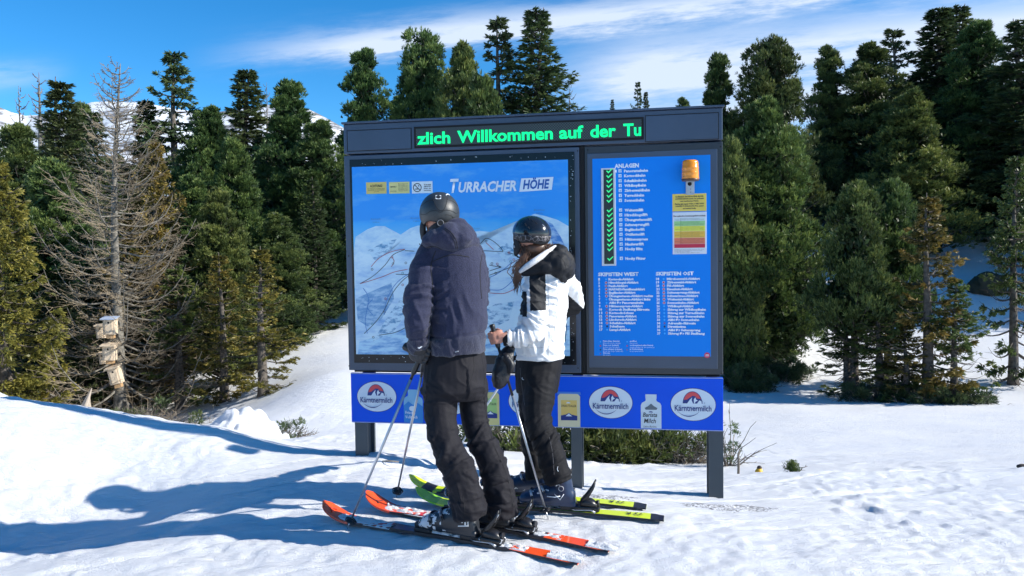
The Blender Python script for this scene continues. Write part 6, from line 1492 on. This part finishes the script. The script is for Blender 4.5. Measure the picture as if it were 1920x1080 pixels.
# hood: black outside, white lining rim towards the neck
mb = MB()
for a, ry in (((1046, 497, 4.37, 27), .09), ((1058, 505, 4.40, 21), .08), ((1036, 486, 4.36, 17), .07), ((1018, 500, 4.35, 14), .06), ((1048, 478, 4.38, 15), .06), ((1052, 518, 4.39, 14), .06)):
    mb.ell(P(*a[:3]), (a[3]*4.38/FPX, ry, a[3]*4.38/FPX), n=18, k=12)
limb(mb, [(982, 511, 4.34, 6), (1000, 507, 4.33, 10), (1020, 502, 4.33, 15), (1040, 498, 4.34, 18)])
limb(mb, [(1036, 466, 4.42, 7), (1050, 468, 4.40, 9), (1064, 483, 4.40, 12), (1070, 500, 4.43, 10)])
me = remesh(mb, .006, 5); v = vget(me); n_ = nget(me); w1 = fbm(v*np.array([9, 9, 12.]), 3, 93); v += n_*((np.clip(1-np.abs(w1)*3, 0, 1)-.4)*.010)[:, None]; vset(me, v)
HW = link('hood', me, wb, JW, False); bhw = bvh_of(me); me.transform(worldmat(JW).inverted())
mb = MB(); limb(mb, [(976, 509, 4.33, 4), (990, 498, 4.31, 6.0), (1006, 487, 4.31, 6.2), (1024, 475, 4.34, 6.0), (1041, 463, 4.39, 4)]); mb2 = mb
me = remesh(mb2, .005, 3); link('hood_lining', me, wj, HW, True)
for pts in ([(1010, 500), (1030, 487), (1048, 476)], [(1040, 470), (1056, 488), (1062, 505)]): drape(bhw, pts, .0014, thread, 'seam', HW)
# helmet
hg = mat('helmet_gloss', (.012, .013, .015), .16, coat=.5); hgm = mat('helmet_satin', (.022, .025, .028), .4); stp = mat('goggle_strap', (.015, .015, .017), .6)
nt = stp.node_tree; bb = nt.nodes['Principled BSDF']; co = nt.nodes.new('ShaderNodeTexCoord'); vo = nt.nodes.new('ShaderNodeTexVoronoi'); vo.feature = 'DISTANCE_TO_EDGE'; vo.inputs['Scale'].default_value = 42; nt.links.new(co.outputs['Object'], vo.inputs['Vector'])
r = nt.nodes.new('ShaderNodeValToRGB'); nt.links.new(vo.outputs[0], r.inputs[0]); r.color_ramp.elements[0].position = .03; r.color_ramp.elements[0].color = (.16, .15, .16, 1); r.color_ramp.elements[1].position = .09; r.color_ramp.elements[1].color = (.010, .010, .012, 1); nt.links.new(r.outputs[0], bb.inputs['Base Color'])
hcw2 = Vector(P(997, 437, 4.41)); mbh, hf, hu, hr = helmet_shell(hcw2, hf_w, .108, .128, .103, .14, lambda az: 1.60+.42*math.exp(-((abs(az-pi)-1.4)/.5)**2)+.55*max(0, -math.cos(az))**1.2)
me = mbh.mesh('helmet'); bvh = bvh_of(me)
fc = fget(me) if False else np.array([p.center[:] for p in me.polygons]); rel = (fc-np.array(hcw2)) @ np.array(hu)
setfm(me, (rel < -.012).astype(int)); HG = link('helmet', me, [hg, hgm], WOM, True)
Lw = lambda x, y, z, k=1.0: hcw2+(hr*x+hf*y+hu*z)*k
# strap band
band_ = []
for layer in (0, 1):
    for zz in (-.040, -.030, -.015, -.004):
        for k in range(41):
            az = pi*.40+2*pi*.60*k/40; kk = math.sqrt(max(.05, 1-(zz/.103)**2)); q = (1.02+.01*math.sin(k)) if layer == 0 else .985
            band_.append(Lw(math.sin(az)*.108*kk*q, math.cos(az)*.128*kk*q, zz))
f_ = []
for layer in (0, 1):
    for i in range(3):
        for k in range(40): o_ = layer*164+i*41+k; f_.append((o_, o_+1, o_+42, o_+41))
for k in range(40): f_ += [(k, k+1, 164+k+1, 164+k), (123+k, 124+k, 287+k+1, 287+k)]
MB().add(band_, f_, 0, True).build('goggle_strap', stp, HG, True)
# goggles in front of the face
gg = MB(); gg.loft([(Lw(math.sin(a)*.088, .020+math.cos(a)*.088, -.030), hu*.036, (hf*math.cos(a)+hr*math.sin(a))*.010) for a in np.linspace(-1.15, 1.15, 13)], 12); gg.build('goggles', mat('goggle_lens', (.03, .03, .04), .1, coat=.6), HG, True)
for a, b_ in (((984, 419), (987, 424)), ((991, 408), (993, 412)), ((997, 412), (1000, 416)), ((1003, 416), (1007, 420)), ((990, 425), (993, 430)), ((1017, 421), (1023, 428)), ((965, 416), (978, 408))):
    drape(bvh, [a, ((a[0]+b_[0])/2, (a[1]+b_[1])/2), b_], .0028, hmd if a[0] < 1010 and a[0] > 980 else glint_g, 'vent_slot_and_glint', HG, -.0008, 4)  # dark strokes are vents, the pale outer two are glints put into the colour
decal(bvh, [(1014, 441), (1029, 436), (1030, 452), (1015, 457)], .004, hgm, 'strap_clip', HG)
for k in (-1, 1):
    Rw = Matrix((hr, hf, hu)).transposed(); mb = MB().ell(Lw(k*.088, .015, -.080), (.016, .036, .046), Rw); mb.ell(Lw(k*.080, .034, -.115), (.012, .020, .028), Rw); mb.build('ear_pad', pad, HG, True)
    MB().tube([Lw(k*.074, .040, -.135), Lw(k*.05, .058, -.150), Lw(k*.01, .070, -.155)], .004, 6, flat=(hf, 2.0)).build('chin_strap', pad, HG, True)
    MB().tube([Lw(k*.106, .020, -.075), Lw(k*.107, .014, -.088)], .005, 8).build('strap_rivet', metal, HG, True)
# hair flowing over the collar
mb = MB(); hr_ = random.Random(2)
for i in range(110):
    s = hr_.random(); a = Vector(P(976+s*58+hr_.gauss(0, 2), 463-s*6+hr_.gauss(0, 2), 4.355+hr_.gauss(0, .012)+.02*s))
    if s < .55:
        x1 = 972+hr_.gauss(0, 5); y1 = 505+hr_.gauss(0, 5); x2 = 968+hr_.gauss(0, 3.2); y2 = 535+hr_.gauss(0, 9); d = 4.33
        pts = [a, Vector(P(983+s*6+hr_.gauss(0, 3), 482+hr_.gauss(0, 3), 4.335)), Vector(P(x1+2, y1-8, d)), Vector(P(x1-1+hr_.gauss(0, 1.5), y1+8, d)), Vector(P(x2, y2, d+.01))]
    else:
        pts = [a, a+Vector((hr_.gauss(-.02, .01), -.012, -.03)), a+Vector((hr_.gauss(-.045, .015), -.004, -.065))]
    t = np.linspace(0, len(pts)-1, len(pts)*4); c = np.array(pts); p = np.stack([np.interp(t, np.arange(len(pts)), c[:, j]) for j in range(3)], 1)
    p[:, 0] += .005*np.sin(t*5+i); mb.tube(p, [.0022]*(len(p)-1)+[.0006], 4)
mb.ell(P(1002, 466, 4.40), (.082, .07, .055)); mb.ell(P(984, 484, 4.38), (.03, .03, .06)); mb.build('hair', hair, WOM, True)
# mitten dangling from the wrist of the bare left hand
mb = MB(); mb.loft([(P(962, 641, 4.30), Vector((.020, 0, 0)), Vector((0, .015, 0))), (P(953, 652, 4.27), Vector((.042, 0, .012)), Vector((0, .020, 0))), (P(946, 672, 4.24), Vector((.052, 0, .004)), Vector((0, .026, 0))), (P(941, 695, 4.23), Vector((.057, 0, 0)), Vector((0, .028, 0))), (P(938, 713, 4.23), Vector((.053, 0, 0)), Vector((0, .026, 0))), (P(936, 724, 4.23), Vector((.036, 0, 0)), Vector((0, .018, 0))), (P(936, 729, 4.23), Vector((.012, 0, 0)), Vector((0, .008, 0)))], 22)
limb(mb, [(948, 668, 4.22, 7), (958, 684, 4.21, 7), (957, 696, 4.21, 5.5)])
me = remesh(mb, .005, 4); v = vget(me); n_ = nget(me); v += n_*(fbm(v*22, 3, 5)*.006)[:, None]; vset(me, v)
MT = link('mitten', me, gl, WOM, True); MB().tube([P(948, 644, 4.24), P(954, 650, 4.22), P(962, 655, 4.22), P(968, 645, 4.25)], .004, 6).build('mitten_leash', gl, MT, True)
mb = MB(); fist(mb, P(1003, 640, 4.80), (0, 0, 1), (0, 1, 0), 1, 1.05); me = remesh(mb, .0045, 3); link('mitten', me, gl, WOM, True)
# skis, boots, poles
lime = mat('ski_lime', (.62, .75, .015), .35, coat=.3); limeg = mat('ski_green', (.22, .55, .02), .35, coat=.3); blk = mat('ski_black', (.012, .012, .014), .35)
zw = [(0, .035, 2), (.035, .12, 0), (.12, .135, 0), (.135, .45, 0), (.45, .62, 0), (.62, .80, 0), (.80, .84, 2), (.84, .88, 0), (.88, .93, 2), (.93, .99, 0), (.99, 1.01, 2)]
zw2 = [(0, .035, 2), (.035, .30, 0), (.30, .60, 1), (.60, .82, 0), (.82, .85, 2), (.85, .90, 0), (.90, .95, 1), (.95, 1.01, 1)]
eC, fC, _ = ski((780, 941), (1245, 973), 'near lime yellow ski of the woman with green tip', [lime, limeg, blk, edge], zw2, 1.56)
eD, fD, _ = ski((768, 916), (1212, 951), 'far lime yellow ski of the woman with black printed tip', [lime, limeg, blk, edge], zw, 1.56)
xc = boot_x(eC, 1046, 959); xd = boot_x(eD, 1008, 936)
for e, x in ((eC, xc), (eD, xd)): binding(e, x+.01, .92)
ski_snow(eC, [(xc-.10, xc+.12, .024, .030)], 1.56, 13, .012); ski_snow(eD, [(.25, .50, .03, .014)], 1.56, 17, .012)
for e in (eC, eD):
    u_ = text_mesh('73 R', .035, .095, .02, 0, 1)[0]; o = link('size_print', u_, blk, e); o.rotation_euler = (-pi/2, 0, pi); o.location = (-.52, .018, .0205); o.rotation_euler = (pi/2+pi, 0, 0)
    o.location = (-.61, -.018, .0195)
bw_ = mat('boot_navy', (.014, .030, .075), .32, var=.15, vscale=10); bkw = mat('buckle_white', (.55, .58, .62), .3, metal=.4)
Qc = boot(WOM, ski_world(eC, xc+.02, .040), fC, 0, (bw_, bs_, bkw, rg_), 1.06, yaw_out=1, snowy=.35, lean=.05)
Qd = boot(WOM, ski_world(eD, xd+.02, .040), fD, 0, (bw_, bs_, bkw, rg_), 1.06, yaw_out=1, snowy=.6, lean=.05)
wb_ = [c for c in WOM.children if c.name.startswith('ski_boot')][0]
cc = Qc(-.040, -.054, .120); 
MB().tube([cc+Vector((-.012, -.004, 0)), cc+Vector((0, -.004, .012)), cc+Vector((.012, -.004, 0)), cc+Vector((0, -.004, -.012)), cc+Vector((-.012, -.004, 0))], .003, 6).build('boot_emblem', W_, wb_, True)
MB().tube([Qc(.02, -.053, .060), Qc(-.02, -.053, .058), Qc(-.05, -.050, .064)], .003, 5).tube([Qc(-.02, -.052, .075), Qc(-.05, -.051, .045), Qc(-.07, -.048, .075)], .0022, 5).build('boot_lettering', W_, wb_, True)
pole(gW, tA, 'black and silver ski pole in the bare hand of the woman', silver, .14, black_to=.42)
tB = gpt(838, 873); pole(P(1006, 618, 4.80), tB, 'pale ski pole slanting down behind the man towards his legs', mat('pole_white', (.62, .64, .66), .35), .14)
